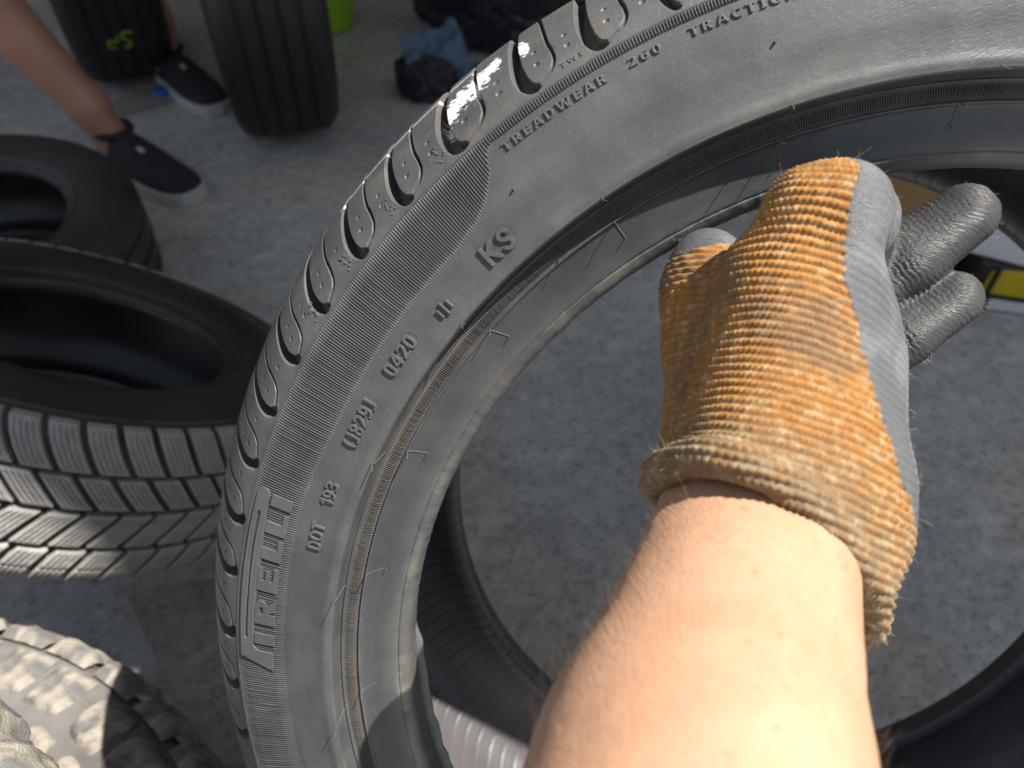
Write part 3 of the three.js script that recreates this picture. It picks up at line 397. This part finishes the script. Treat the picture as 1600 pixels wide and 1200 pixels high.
  for (let i = 0, v = 0; i < P.length; i += 3, v++) { P[i] += nn[v].x * dp[v]; P[i + 1] += nn[v].y * dp[v]; P[i + 2] += nn[v].z * dp[v]; }
  const all = geom(P, G.idx, guv, gcol), pick = (w) => { const id = []; for (let i = 0; i < G.idx.length; i += 3) { const s = mask[G.idx[i]] + mask[G.idx[i + 1]] + mask[G.idx[i + 2]]; if ((s >= 2) === (w === 1)) id.push(G.idx[i], G.idx[i + 1], G.idx[i + 2]); } const map = new Map(), o = { p: [], n: [], c: [], u: [], i: [] }; for (const q of id) { if (!map.has(q)) { map.set(q, o.p.length / 3); o.p.push(P[q * 3], P[q * 3 + 1], P[q * 3 + 2]); const N = all.attributes.normal; o.n.push(N.getX(q), N.getY(q), N.getZ(q)); o.c.push(gcol[q * 3], gcol[q * 3 + 1], gcol[q * 3 + 2]); o.u.push(guv[q * 2], guv[q * 2 + 1]); } o.i.push(map.get(q)); } const g = new THREE.BufferGeometry(); g.setAttribute('position', new THREE.Float32BufferAttribute(o.p, 3)); g.setAttribute('normal', new THREE.Float32BufferAttribute(o.n, 3)); g.setAttribute('color', new THREE.Float32BufferAttribute(o.c, 3)); g.setAttribute('uv', new THREE.Float32BufferAttribute(o.u, 2)); g.setIndex(o.i); return g; };
  const glove = new THREE.Group(); glove.name = 'work_glove'; glove.userData.label = 'orange knitted work glove with grey rubber coated palm and fingers'; arm.add(glove);
  const yarn = tex(512, (u, v) => { const r = v * 4, ri = Math.floor(r), s = u * 16 + 0.5 * (ri & 1), si = Math.floor(s), f = s - si, q = r - ri, loop = Math.pow(Math.sin(Math.PI * f), 0.6) * Math.pow(Math.sin(Math.PI * q), 0.4), twist = 0.5 + 0.5 * Math.sin(2 * Math.PI * (f * 2.0 + q * 3)), k = 0.15 + loop * (0.55 + 0.18 * twist + 0.25 * (hash(si % 16, ri, 4) - 0.5)) + 0.15 * tileNoise(u, v, 120, 2); return [k, k, k]; });
  part('knitted_back', pick(0), mat({ vertexColors: true, roughness: 0.85, sheen: 0.35, sheenColor: lin(1, 0.75, 0.45), sheenRoughness: 0.5, bumpMap: yarn, bumpScale: 0.0004 }), glove);
  part('rubber_coating', pick(1), mat({ vertexColors: true, roughness: 0.42, specularIntensity: 1, bumpMap: grain, bumpScale: 0.0005 }), glove);
  // loose fibres
  const fp = [], fi = []; for (let n = 0, tries = 0; n < 800 && tries < 90000; tries++) { const v = Math.floor(rnd() * P.length / 3); const g = nn[v]; if (P[v * 3 + 1] > 0.06 && rnd() > 0.4) continue; if (Math.abs(g.z) > 0.55 && rnd() > 0.12) continue; const p = V(P[v * 3], P[v * 3 + 1], P[v * 3 + 2]), len = 0.001 + 0.0032 * rnd() * rnd(), d = g.clone().addScaledVector(V(rnd() - 0.5, rnd() - 0.5, rnd() - 0.5), 1.5).normalize(), q = d.clone().cross(V(0.3, 0.5, 0.8)).normalize(), r2 = q.clone().cross(d), b = fp.length / 3, cv = V(rnd() - 0.5, rnd() - 0.5, rnd() - 0.5).multiplyScalar(len * 1.2); for (let s = 0; s <= 3; s++) { const t = s / 3, c = p.clone().addScaledVector(d, len * t).addScaledVector(cv, t * t), w = 0.00003; for (const [a, e] of [[1, 0], [-0.5, 0.87], [-0.5, -0.87]]) fp.push(c.x + (q.x * a + r2.x * e) * w, c.y + (q.y * a + r2.y * e) * w, c.z + (q.z * a + r2.z * e) * w); if (s) for (let k = 0; k < 3; k++) { const A = b + (s - 1) * 3 + k, B = b + (s - 1) * 3 + (k + 1) % 3; fi.push(A, A + 3, B, B, A + 3, B + 3); } } n++; }
  const fm = part('loose_fibres', geom(fp, fi), mat({ color: lin(0.55, 0.45, 0.33), roughness: 0.8 }), glove); fm.userData.kind = 'stuff'; fm.userData.label = 'loose yarn fibres standing off the glove';
}

// ------------------------------------------------------------------ the other tyres
function carcassProfile(R, rb, hw, grooves = [], gd = 0.006, tp = 0.92) {
  const H = R - rb, side = [[rb, hw * 0.70], [rb + 0.002, hw * 0.78], [rb + 0.010, hw * 0.84], [rb + H * 0.22, hw * 0.93], [rb + H * 0.45, hw], [rb + H * 0.66, hw * 0.985], [rb + H * 0.82, hw * 0.93], [R - 0.011, hw * 0.86], [R - 0.0045, hw * 0.77]];
  const crown = [[R - 0.0018, hw * 0.68]]; for (const z of grooves.slice().sort((a, b) => b - a)) crown.push([R - 0.0003 - 0.004 * (z / hw) ** 2, z + 0.0045], [R - gd, z + 0.003], [R - gd, z - 0.003], [R - 0.0003 - 0.004 * (z / hw) ** 2, z - 0.0045]); crown.push([R - 0.0018, -hw * 0.68]);
  const inner = [[rb + 0.002, hw * 0.62], [rb + 0.012, hw * 0.66], [rb + H * 0.35, hw * 0.86], [rb + H * 0.6, hw * 0.86], [R - 0.03, hw * 0.7], [R - 0.018, hw * 0.4], [R - 0.016, 0]];
  return { side, crown, inner };
}
function spin(pts, n, color, cav = false, creased = false) {
  const p = makeProfile(pts, 0, true), S = []; let L = 0; pts.forEach((q, i) => { if (i) L += Math.hypot(q[0] - pts[i - 1][0], q[1] - pts[i - 1][1]); S.push(L); });
  const g = revolve(p, S, range(0, 360, n), null, color, cav); if (!creased) return g; g.deleteAttribute('normal'); return toCreasedNormals(g, 0.55);
}
const smooth = (pts, n) => new THREE.CatmullRomCurve3(pts.map(([r, z]) => V(r, z, 0)), false, 'centripetal').getPoints(n).map((p) => [p.x, p.y]);
function otherTyre(label, o) {
  const t = thing('tyre', label, 'tyre', o.group), { side, crown, inner } = carcassProfile(o.R, o.rb, o.hw, o.grooves, o.gd), k = o.tone ?? 0.035;
  const col = (s, a, r, z) => { const q = a * DEG, x = r * Math.cos(q), y = r * Math.sin(q), n = fbm(x * 9, y * 9, z * 9, 4), m = fbm(x * 60, y * 60, z * 60, 3), c = k * (1 + 0.7 * n + 0.4 * m), w = o.warm ?? 1; return [c * w, c, c / w]; };
  const mir = (p) => [p[0], -p[1]], sp = smooth(side, 90); for (const f of [0.30, 0.335, 0.72]) { const i = Math.round(f * 90); sp[i][1] += 0.0014; sp[i + 1][1] += 0.0014; }
  const sm = o.gloss ? glossRubber : rubber; part('sidewall', spin(sp, 160, col), sm, t); part('sidewall', spin(sp.slice().reverse().map(mir), 160, col), sm, t);
  part('tread', spin([sp[sp.length - 1], ...crown, mir(sp[sp.length - 1])], 160, col, false, true), rubber, t);
  const hi = smooth(inner, 26); part('inner_liner', spin([sp[0], ...hi, ...hi.slice(0, -1).reverse().map(mir), mir(sp[0])], 160, col, true), linerMat, t);
  t.userData.col = undefined; return [t, col];
}
const pose = (t, pos, axis, up = V(0, 1, 0.01)) => { const z = axis.clone().normalize(), x = up.clone().cross(z).normalize(), y = z.clone().cross(x); t.quaternion.setFromRotationMatrix(new THREE.Matrix4().makeBasis(x, y, z)); t.position.copy(pos); };
// tread blocks: patches raised over the crown; zs = [z0,z1], shift(z) gives the sweep of the grooves in degrees
function blockGeo(R, z0, z1, pitch, fill, shift, hgt, nu, nv, sipe, drop) {
  const pos = [], idx = [], uv = [], col = [], put = (u, v, h) => { const z = lerp(z0, z1, v), a = ((u - 0.5) * pitch * fill + shift(z)) * DEG, r = R + h - drop(z); pos.push(r * Math.cos(a), r * Math.sin(a), z); uv.push(a * R / 0.05, z / 0.05); const n = fbm(u * 3, v * 3 + z0 * 40, 3, 3), c = 1 + 0.35 * n; col.push(c, c, c); };
  const e = (q) => sst(q, 0, 0.06) * sst(1 - q, 0, 0.06);
  for (let j = 0; j <= nv; j++) for (let i = 0; i <= nu; i++) { const u = i / nu, v = j / nv; put(u, v, hgt * (0.82 + 0.18 * e(u) * e(v)) - sipe(u, v)); }
  const W = nu + 1, lim = [[0, 0, 1, 0], [0, nv, 1, 0]];
  for (let j = 0; j < nv; j++) for (let i = 0; i < nu; i++) { const a = j * W + i, c = a + W; idx.push(a, a + 1, c, a + 1, c + 1, c); }
  const rim = []; for (let i = 0; i < nu; i++) rim.push([i / nu, 0, i]); for (let j = 0; j < nv; j++) rim.push([1, j / nv, j * W + nu]); for (let i = nu; i > 0; i--) rim.push([i / nu, 1, nv * W + i]); for (let j = nv; j > 0; j--) rim.push([0, j / nv, j * W]);
  const b = pos.length / 3; rim.forEach(([u, v, id]) => { put(u, v, hgt * 0.82 - sipe(u, v)); put(u, v, -0.002); }); const m = rim.length; for (let k = 0; k < m; k++) { const a = b + 2 * k, c = b + 2 * ((k + 1) % m); idx.push(a, a + 1, c, a + 1, c + 1, c); }
  return geom(pos, idx, uv, col);
}
{ // winter tyre lying tilted beside the held one
  const s = 0.8 / 0.74, k = 0.733 * s, n = V(0.42, 1, 0.318).normalize(), top = V(-0.416, 0.058, -0.768).multiplyScalar(s), R = 0.319 * k, hw = 0.098 * k * 1.08;
  const [t] = otherTyre('winter tyre with siped V-pattern tread blocks lying tilted beside the held tyre', { R: R - 0.007, rb: 0.172 * k, hw, tone: 0.03, gloss: true });
  pose(t, toWorld(top.clone().addScaledVector(n, -hw * 0.86)), dirWorld(n));
  const tm = mat({ color: lin(0.31, 0.295, 0.275), vertexColors: true, roughness: 0.7, bumpMap: grain, bumpScale: 0.0003 });
  const drop = (z) => 0.0035 * (z / hw) ** 2 + 0.028 * Math.max(0, Math.abs(z) / hw - 0.62) ** 2 * 3.2, sh = (z) => { const q = Math.abs(z) / hw; return 11 * Math.pow(1 - Math.min(1, q), 1.45); };
  const zig = (v, f) => 0.035 * (Math.abs(((v * f) % 2 + 2) % 2 - 1) - 0.5);
  const rows = [[0.93, 0.47], [0.41, 0.05], [-0.02, -0.41], [-0.47, -0.93]], N = 54, P = 360 / N;
  rows.forEach(([a, b], ri) => {
    const sip = (u, v) => { let d = 0; for (const c of [0.2, 0.4, 0.6, 0.8]) if (Math.abs(u + zig(v, 12) - c) < 0.026 && v > 0.06 && v < 0.94) d = 0.0016; if ((ri === 0 || ri === 3) && Math.abs(v - 0.5 + zig(u, 6) * 0.5) < 0.03) d = 0.0014; return d; };
    const z0 = Math.min(a, b) * hw, z1 = Math.max(a, b) * hw, g = blockGeo(R - 0.007, z0, z1, P, 0.79, sh, 0.0075, 46, 22, sip, drop);
    for (let i = 0; i < N; i++) { const m = part('tread_block', g, tm, t); m.rotation.z = (i * P + (ri % 2) * 2.4) * DEG; }
  });
}
{ // tyre lying flat behind the winter tyre
  const [t] = otherTyre('dark smooth tyre lying flat on the floor behind the winter tyre', { R: 0.27, rb: 0.165, hw: 0.088, grooves: [-0.04, 0, 0.04], tone: 0.028 }); pose(t, V(-0.84, 0.09, -0.97), V(0.02, 1, 0.02));
}
{ // standing tyre seen on its tread
  const p = floorAt(443, 205), [t] = otherTyre('black tyre standing upright with its ribbed tread facing out, beside the man', { R: 0.31, rb: 0.19, hw: 0.104, grooves: [-0.052, -0.018, 0.018, 0.052], gd: 0.007, tone: 0.013 });
  pose(t, V(p.x, 0.309, p.z - 0.06), V(1, 0, -0.31).normalize());
  const q = floorAt(190, 122), [t2] = otherTyre('dark tyre with yellow green chalk marks standing behind the man', { R: 0.31, rb: 0.19, hw: 0.105, grooves: [-0.05, -0.017, 0.017, 0.05], tone: 0.016, warm: 1.05 });
  pose(t2, V(q.x, 0.309, q.z - 0.06), V(1, 0, -0.5).normalize());
  // chalk scribble on its tread: strokes following the crown
  const cm = mat({ color: lin(0.22, 0.32, 0.03), roughness: 0.9 }), chalk = (pts) => { const c = new THREE.CatmullRomCurve3(pts.map(([z, s]) => { const a = (s / 0.31) + Math.PI / 2 + 0; return V(0.3105 * Math.cos(a), 0.3105 * Math.sin(a), z); })); part('chalk_mark', new THREE.TubeGeometry(c, 30, 0.0032, 5), cm, t2); };
  const rot = -1; const tw = (pts) => chalk(pts.map(([z, s]) => [z, s]));
  t2.userData.chalkAt = undefined;
  for (const base of [0.655]) { const f = (pts) => tw(pts.map(([x, y]) => [x * (base > 0 ? 1 : -1), base + (base > 0 ? -y : y)])); f([[0.026, 0.03], [0.012, 0.036], [0.004, 0.024], [0.016, 0.012], [0.018, 0.0], [0.004, -0.006]]); f([[-0.004, 0.034], [-0.008, 0.014], [-0.022, 0.018], [-0.026, 0.004], [-0.014, -0.006]]); }
}
{ // two dusty off-road tyres stacked flat, their lugged shoulders in the sun
  const lugMat = mat({ color: lin(0.27, 0.24, 0.198), vertexColors: true, roughness: 0.85, bumpMap: grain, bumpScale: 0.0008 });
  const mk = (label, pos, tilt, R, rot) => {
    const hw = 0.108, [t] = otherTyre(label, { R: R - 0.008, rb: 0.19, hw, tone: 0.13, warm: 1.07, group: 'off-road tyres stacked flat' }); pose(t, pos, tilt);
    const N = 42, P = 360 / N, prof = makeProfile([[R * 0.66, hw * 1.0], [R * 0.76, hw * 1.0], [R * 0.85, hw * 0.975], [R * 0.92, hw * 0.93], [R - 0.008, hw * 0.82], [R - 0.002, hw * 0.6], [R, hw * 0.3]], 120);
    const variants = range(0, 3, 3).map((q) => [[0.06, 0.30, 0.66], [0.33, 0.56, 0.80], [0.585, 0.97, 0.84]].map(([s0, s1, fill], row) => {
      const S = range(s0 * prof.len, s1 * prof.len, 14), A = range(-P * fill / 2, P * fill / 2, 14), rag = (s, a) => 0.7 * fbm(a * DEG * R * 90 + q * 9, s * 90, row + q * 3, 4);
      const g = revolve(prof, S, A, (s, a) => { const u = (a / P / fill) * 2 + 0.5 * fbm(s * 40 + q * 5, row, 2, 2), v = (s / prof.len - s0) / (s1 - s0) * 2 - 1, e = sst(-Math.abs(u), -1, -0.72) * sst(-Math.abs(v + 0.3 * rag(s, a)), -1, -0.76); return e * (0.0062 + 0.007 * rag(s, a)) - 0.0008; }, (s, a) => { const X = a * DEG * R + q * 3.1, n = 1 + 0.8 * fbm(X * 160, s * 160, row, 4), w = sst(fbm(X * 55, s * 55, row + 5, 4), -0.05, 0.12); return [n * lerp(1, 0.5, w), n * lerp(1, 0.54, w), n * lerp(1, 0.62, w)]; });
      return g; }));
    for (let i = 0; i < N; i++) for (let r = 0; r < 3; r++) { const m = part('tread_lug', variants[Math.floor(hash(i, r, rot) * 3.99)][r], lugMat, t); m.rotation.z = (i * P + (r === 1 ? P / 2 : 0) + rot * 3 + 2 * (hash(i, r, 9) - 0.5)) * DEG; }
  };
  mk('dusty tan off-road tyre lying on the floor under another one', V(-0.48, 0.112, 0.012), V(0.01, 1, 0.01), 0.335, 1);
  mk('dusty tan off-road tyre stacked flat on top of another one', V(-0.465, 0.335, 0.105), V(0.03, 1, -0.02), 0.33, 2);
}

// ------------------------------------------------------------------ the man standing in the shade
{
  const man = thing('person', 'standing man seen from the knees down in black slip-on shoes with white soles', 'person');
  const dir = (h, t) => V(t.x - h.x, 0, t.z - h.z).normalize();
  const shoes = [[V(-0.838, 0, -1.455), V(-0.600, 0, -1.290)], [V(-0.850, 0, -1.858), V(-0.655, 0, -1.660)]];
  const ank = shoes.map(([h, t]) => h.clone().addScaledVector(dir(h, t), 0.062).setY(0.085)), knee = [V(-0.955, 0.47, -1.38), V(-0.815, 0.50, -1.80)], hip = [V(-1.02, 0.88, -1.58), V(-0.93, 0.89, -1.76)];
  const o = V(-0.85, 0, -1.6); man.position.copy(o); const B = []; const rel = (v) => v.clone().sub(o);
  for (const i of [0, 1]) { const a = rel(ank[i]), k = rel(knee[i]), h = rel(hip[i]), d = dir(...shoes[i]), calf = a.clone().lerp(k, 0.66).addScaledVector(d, -0.018); B.push([bone([a.clone().setY(0.06), 0.036], [a.clone().lerp(k, 0.14), 0.036]), 0.02], [bone([a.clone().lerp(k, 0.14), 0.036], [calf, 0.053]), 0.02], [bone([calf, 0.053], [k, 0.054]), 0.03], [bone([k, 0.054], [h, 0.082]), 0.03]); }
  const legS = (x, y, z) => { let d = 1; for (const [f, k] of B) d = smin(d, f(x, y, z), k); return Math.max(d, y - 0.80); };
  const { pos, idx } = surfaceNets(legS, V(-0.36, 0.0, -0.42), V(0.22, 0.84, 0.42), 0.0065), col = []; for (let i = 0; i < pos.length; i += 3) { const n = fbm(pos[i] * 14, pos[i + 1] * 14, pos[i + 2] * 14, 3), k = 1 + 0.25 * n; col.push(0.43 * k, 0.215 * k, 0.145 * k); }
  part('legs', geom(pos, idx, null, col), mat({ vertexColors: true, roughness: 0.5 }), man);
  // shorts: widened thighs
  const SB = [0, 1].map((i) => bone([rel(knee[i]).lerp(rel(hip[i]), 0.2), 0.088], [rel(hip[i]), 0.105])), shS = (x, y, z) => Math.max(smin(SB[0](x, y, z), SB[1](x, y, z), 0.05), Math.abs(y - 0.72) - 0.15);
  const s = surfaceNets(shS, V(-0.4, 0.5, -0.42), V(0.22, 0.93, 0.42), 0.01); part('shorts', geom(s.pos, s.idx), mat({ color: lin(0.02, 0.022, 0.03), roughness: 0.9 }), man);
  // shoes
  const canvas = mat({ color: lin(0.016, 0.016, 0.02), roughness: 0.85, bumpMap: grain, bumpScale: 0.0006 }), white = mat({ color: lin(0.42, 0.41, 0.37), roughness: 0.6 });
  const out = (f) => { const w = 0.030 + 0.019 * sst(f, 0.25, 0.72) + 0.004 * Math.sin(f * 6); return w * Math.sqrt(Math.max(0, 1 - Math.pow(Math.abs(f * 2 - 1), 5))) ; };
  for (const [h, t] of shoes) {
    const L = h.distanceTo(t) > 0.28 ? 0.29 : 0.285, g = new THREE.Group(); g.name = 'shoe'; man.add(g); g.position.copy(rel(h)); g.rotation.y = Math.atan2(-(t.z - h.z), t.x - h.x);
    const pts = []; for (let i = 0; i <= 30; i++) pts.push(new THREE.Vector2(L * i / 30, out(i / 30))); for (let i = 29; i > 0; i--) pts.push(new THREE.Vector2(L * i / 30, -out(i / 30)));
    const sole = new THREE.ExtrudeGeometry(new THREE.Shape(pts), { depth: 0.022, bevelEnabled: true, bevelSize: 0.003, bevelThickness: 0.003, bevelSegments: 2 }); sole.rotateX(-Math.PI / 2); sole.translate(0, 0.003, 0); part('sole', sole, white, g);
    const P = [], I = [], nu = 40, nv = 24; for (let i = 0; i <= nu; i++) { const f = i / nu, w = out(f) * 0.985 + 0.0005, top = 0.026 + lerp(0.066, 0.03, sst(f, 0.3, 0.78)) * Math.pow(Math.sin(Math.PI * clamp(0.06 + f * 0.94, 0, 1)), 0.32); for (let j = 0; j <= nv; j++) { const q = Math.PI * j / nv, c = Math.cos(q), sn = Math.sin(q); P.push(L * (0.012 + 0.976 * f), 0.022 + (top - 0.022) * Math.pow(sn, 0.7), w * Math.sign(c) * Math.pow(Math.abs(c), 0.8)); } } for (let i = 0; i < nu; i++) for (let j = 0; j < nv; j++) { const a = i * (nv + 1) + j, b = a + nv + 1; I.push(a, a + 1, b, a + 1, b + 1, b); } part('upper', geom(P, I, P.flatMap((_, i) => i % 3 === 0 ? [P[i] / 0.03, P[i + 2] / 0.03] : [])), canvas, g);
    const collar = new THREE.TorusGeometry(0.035, 0.007, 8, 28); collar.scale(1.12, 0.98, 1); collar.rotateX(Math.PI / 2); collar.translate(0.066, 0.088, 0); part('collar', collar, canvas, g);
    const tag = new RoundedBoxGeometry(0.016, 0.002, 0.010, 2, 0.0009); tag.rotateZ(-0.32); tag.translate(L * 0.56, 0.0765, 0.008); part('tag', tag, white, g);
  }
}

// ------------------------------------------------------------------ things on the floor further back
{ // lime green bucket behind the standing tyre
  const p = floorAt(500, 40), b = thing('bucket', 'lime green plastic bucket behind the upright ribbed tyre', 'bucket'); b.position.copy(p);
  const g = mat({ color: lin(0.30, 0.52, 0.02), roughness: 0.4 });
  part('body', new THREE.LatheGeometry([[0, 0], [0.085, 0], [0.094, 0.008], [0.15, 0.28], [0.158, 0.285], [0.158, 0.297], [0.145, 0.297], [0.088, 0.014], [0, 0.012]].map(([x, y]) => new THREE.Vector2(x, y)), 48), g, b);
  part('handle', new THREE.TorusGeometry(0.156, 0.003, 6, 40, Math.PI).rotateX(-0.9).translate(0, 0.286, 0), mat({ color: lin(0.5, 0.5, 0.5), roughness: 0.35, metalness: 1 }), b);
}
function blob(cx, cy, cz, rx, ry, rz, amp, f, sd) { // crumpled sack
  const g = new THREE.IcosahedronGeometry(1, 24), p = g.attributes.position; for (let i = 0; i < p.count; i++) { const v = V(p.getX(i), p.getY(i), p.getZ(i)), n = Math.abs(fbm(v.x * f + sd, v.y * f, v.z * f, 4)), q = 1 + amp * (n * 2 - 0.4) + amp * 0.6 * fbm(v.x * 1.5 + sd, v.y * 1.5, v.z * 1.5, 2); const y = Math.sign(v.y) * Math.pow(Math.abs(v.y), 0.75); p.setXYZ(i, cx + v.x * rx * q, Math.max(0.003, cy + y * ry * q), cz + v.z * rz * q); } g.computeVertexNormals(); return g;
}
{
  const bag = (label, px, py, rx, ry, rz, c, sd) => { const q = floorAt(px, py), g = blob(0, ry * 0.85, 0, rx, ry, rz, 0.2, 1.7, sd), m = part(numbered('sack'), g, mat({ color: c, roughness: 0.38 }), scene); m.position.copy(q); m.userData = { label, category: 'sack' }; };
  bag('black plastic sack slumped behind the light blue cloth', 800, 62, 0.27, 0.17, 0.17, lin(0.010, 0.012, 0.018), 2);
  bag('small black plastic sack on the floor under the light blue cloth', 668, 150, 0.075, 0.055, 0.06, lin(0.010, 0.011, 0.016), 5);
  const cloth = (label, px, py, y, w, d, rot, tilt, sd) => { const nx = 26, nz = 20, P = [], I = [], two = []; for (const s of [0, 1]) for (let j = 0; j <= nz; j++) for (let i = 0; i <= nx; i++) { const u = i / nx - 0.5, v = j / nz - 0.5, h = 0.05 * fbm(u * 3 + sd, v * 3, 2, 3) - 0.16 * Math.max(0, v) * (1 + v) + (s ? -0.003 : 0); P.push(u * w * (1 + 0.15 * fbm(v * 3, sd, 1, 2)), h, v * d * (1 + 0.2 * fbm(u * 3, sd + 4, 1, 2))); }
    const W = nx + 1, H = W * (nz + 1); for (let j = 0; j < nz; j++) for (let i = 0; i < nx; i++) { const a = j * W + i, c = a + W; I.push(a, c, a + 1, a + 1, c, c + 1, H + a, H + a + 1, H + c, H + a + 1, H + c + 1, H + c); } for (let i = 0; i < nx; i++) for (const [j, f] of [[0, 1], [nz, 0]]) { const a = j * W + i; f ? I.push(a, a + 1, H + a, a + 1, H + a + 1, H + a) : I.push(a, H + a, a + 1, a + 1, H + a, H + a + 1); }
    const m = part(numbered('cloth'), geom(P, I), mat({ color: lin(0.085, 0.13, 0.185), roughness: 0.9, side: THREE.DoubleSide }), scene), q = floorAt(px, py, y); m.position.copy(q); m.rotation.set(tilt, rot, 0); m.userData = { label, category: 'cloth' }; };
  cloth('light blue cloth draped over the small black sack', 682, 85, 0.10, 0.14, 0.14, 0.35, 0.5, 1);
  cloth('small folded light blue cloth beside the larger one', 745, 122, 0.05, 0.09, 0.09, -0.3, 0.45, 6);
}
{ // cartons seen through the tyre
  const card = mat({ color: lin(0.42, 0.25, 0.10), roughness: 0.85, bumpMap: grain, bumpScale: 0.0006 });
  const box = thing('carton', 'brown cardboard carton standing on the floor behind the tyre opening', 'carton'); box.position.copy(floorAt(1475, 350)); box.rotation.y = 0.45;
  part('body', new RoundedBoxGeometry(0.30, 0.17, 0.22, 2, 0.004).translate(0, 0.085, 0), card, box); part('flap', new RoundedBoxGeometry(0.296, 0.004, 0.108, 1, 0.001).translate(0, 0.1725, 0.056), card, box); part('flap', new RoundedBoxGeometry(0.296, 0.004, 0.108, 1, 0.001).translate(0, 0.1725, -0.056), card, box);
  part('green_strip', new THREE.BoxGeometry(0.24, 0.022, 0.001).translate(-0.02, 0.02, 0.1107), mat({ color: lin(0.06, 0.16, 0.04), roughness: 0.7 }), box);
  const pk = thing('carton', 'black pack with a crumpled yellow wrapper and white label under the white carton', 'pack'); pk.position.copy(floorAt(1556, 486)); pk.rotation.y = -0.25;
  part('body', new RoundedBoxGeometry(0.15, 0.085, 0.12, 2, 0.004).translate(0.02, 0.0425, -0.06), mat({ color: lin(0.012, 0.012, 0.012), roughness: 0.4 }), pk);
  const yb = new RoundedBoxGeometry(0.085, 0.05, 0.124, 14, 0.004).translate(0.006, 0.056, -0.06), yp = yb.attributes.position; for (let i = 0; i < yp.count; i++) { const X = yp.getX(i), Y = yp.getY(i), Z = yp.getZ(i), n = 0.012 * fbm(X * 40, Y * 40, Z * 40, 3); yp.setXYZ(i, X + n, Y + n * 0.7, Z + n); } yb.computeVertexNormals(); part('yellow_wrapper', yb, mat({ color: lin(0.50, 0.36, 0.01), roughness: 0.3 }), pk);
  for (const x of [-0.034, 0.027]) part('black_stripe', new RoundedBoxGeometry(0.007, 0.052, 0.134, 1, 0.001).rotateZ(0.25 * Math.sin(x * 90)).translate(0.006 + x, 0.0565, -0.06), mat({ color: lin(0.012, 0.012, 0.012), roughness: 0.35 }), pk);
  part('white_label', new RoundedBoxGeometry(0.06, 0.020, 0.002, 1, 0.0008).translate(0.012, 0.013, 0.001), mat({ color: lin(0.55, 0.55, 0.55), roughness: 0.6 }), pk);
  const wc = thing('carton', 'plain white carton lying on the black and yellow pack', 'carton'); wc.position.copy(pk.position).add(V(0.045, 0.086, -0.055)); wc.rotation.set(0.0, -0.5, 0);
  part('body', new RoundedBoxGeometry(0.19, 0.09, 0.13, 2, 0.003).translate(0, 0.045, 0), mat({ color: lin(0.62, 0.61, 0.63), roughness: 0.7 }), wc); part('flap', new RoundedBoxGeometry(0.186, 0.003, 0.126, 1, 0.001).translate(0, 0.0918, 0), mat({ color: lin(0.66, 0.65, 0.67), roughness: 0.7 }), wc);
}
{ // flattened cardboard and a blue cap by the man's far shoe
  const q = floorAt(232, 158), m = part('cardboard_sheet', new RoundedBoxGeometry(0.15, 0.004, 0.09, 1, 0.001), mat({ color: lin(0.26, 0.23, 0.2), roughness: 0.9 }), scene); m.position.copy(q).setY(0.0035); m.rotation.y = 0.6; m.userData = { label: 'flattened piece of grey brown cardboard on the floor beside a shoe', category: 'cardboard' };
  const c = part('bottle_cap', new THREE.LatheGeometry([[0, 0.018], [0.017, 0.018], [0.0195, 0.015], [0.02, 0], [0.017, 0], [0.016, 0.014], [0, 0.014]].map(([x, y]) => new THREE.Vector2(x, y)), 28), mat({ color: lin(0.02, 0.12, 0.42), roughness: 0.4 }), scene); c.position.copy(floorAt(256, 150)).setY(0.002); c.userData = { label: 'small blue plastic cap on the floor next to a white sole', category: 'cap' };
}
renderer.render(scene, camera);
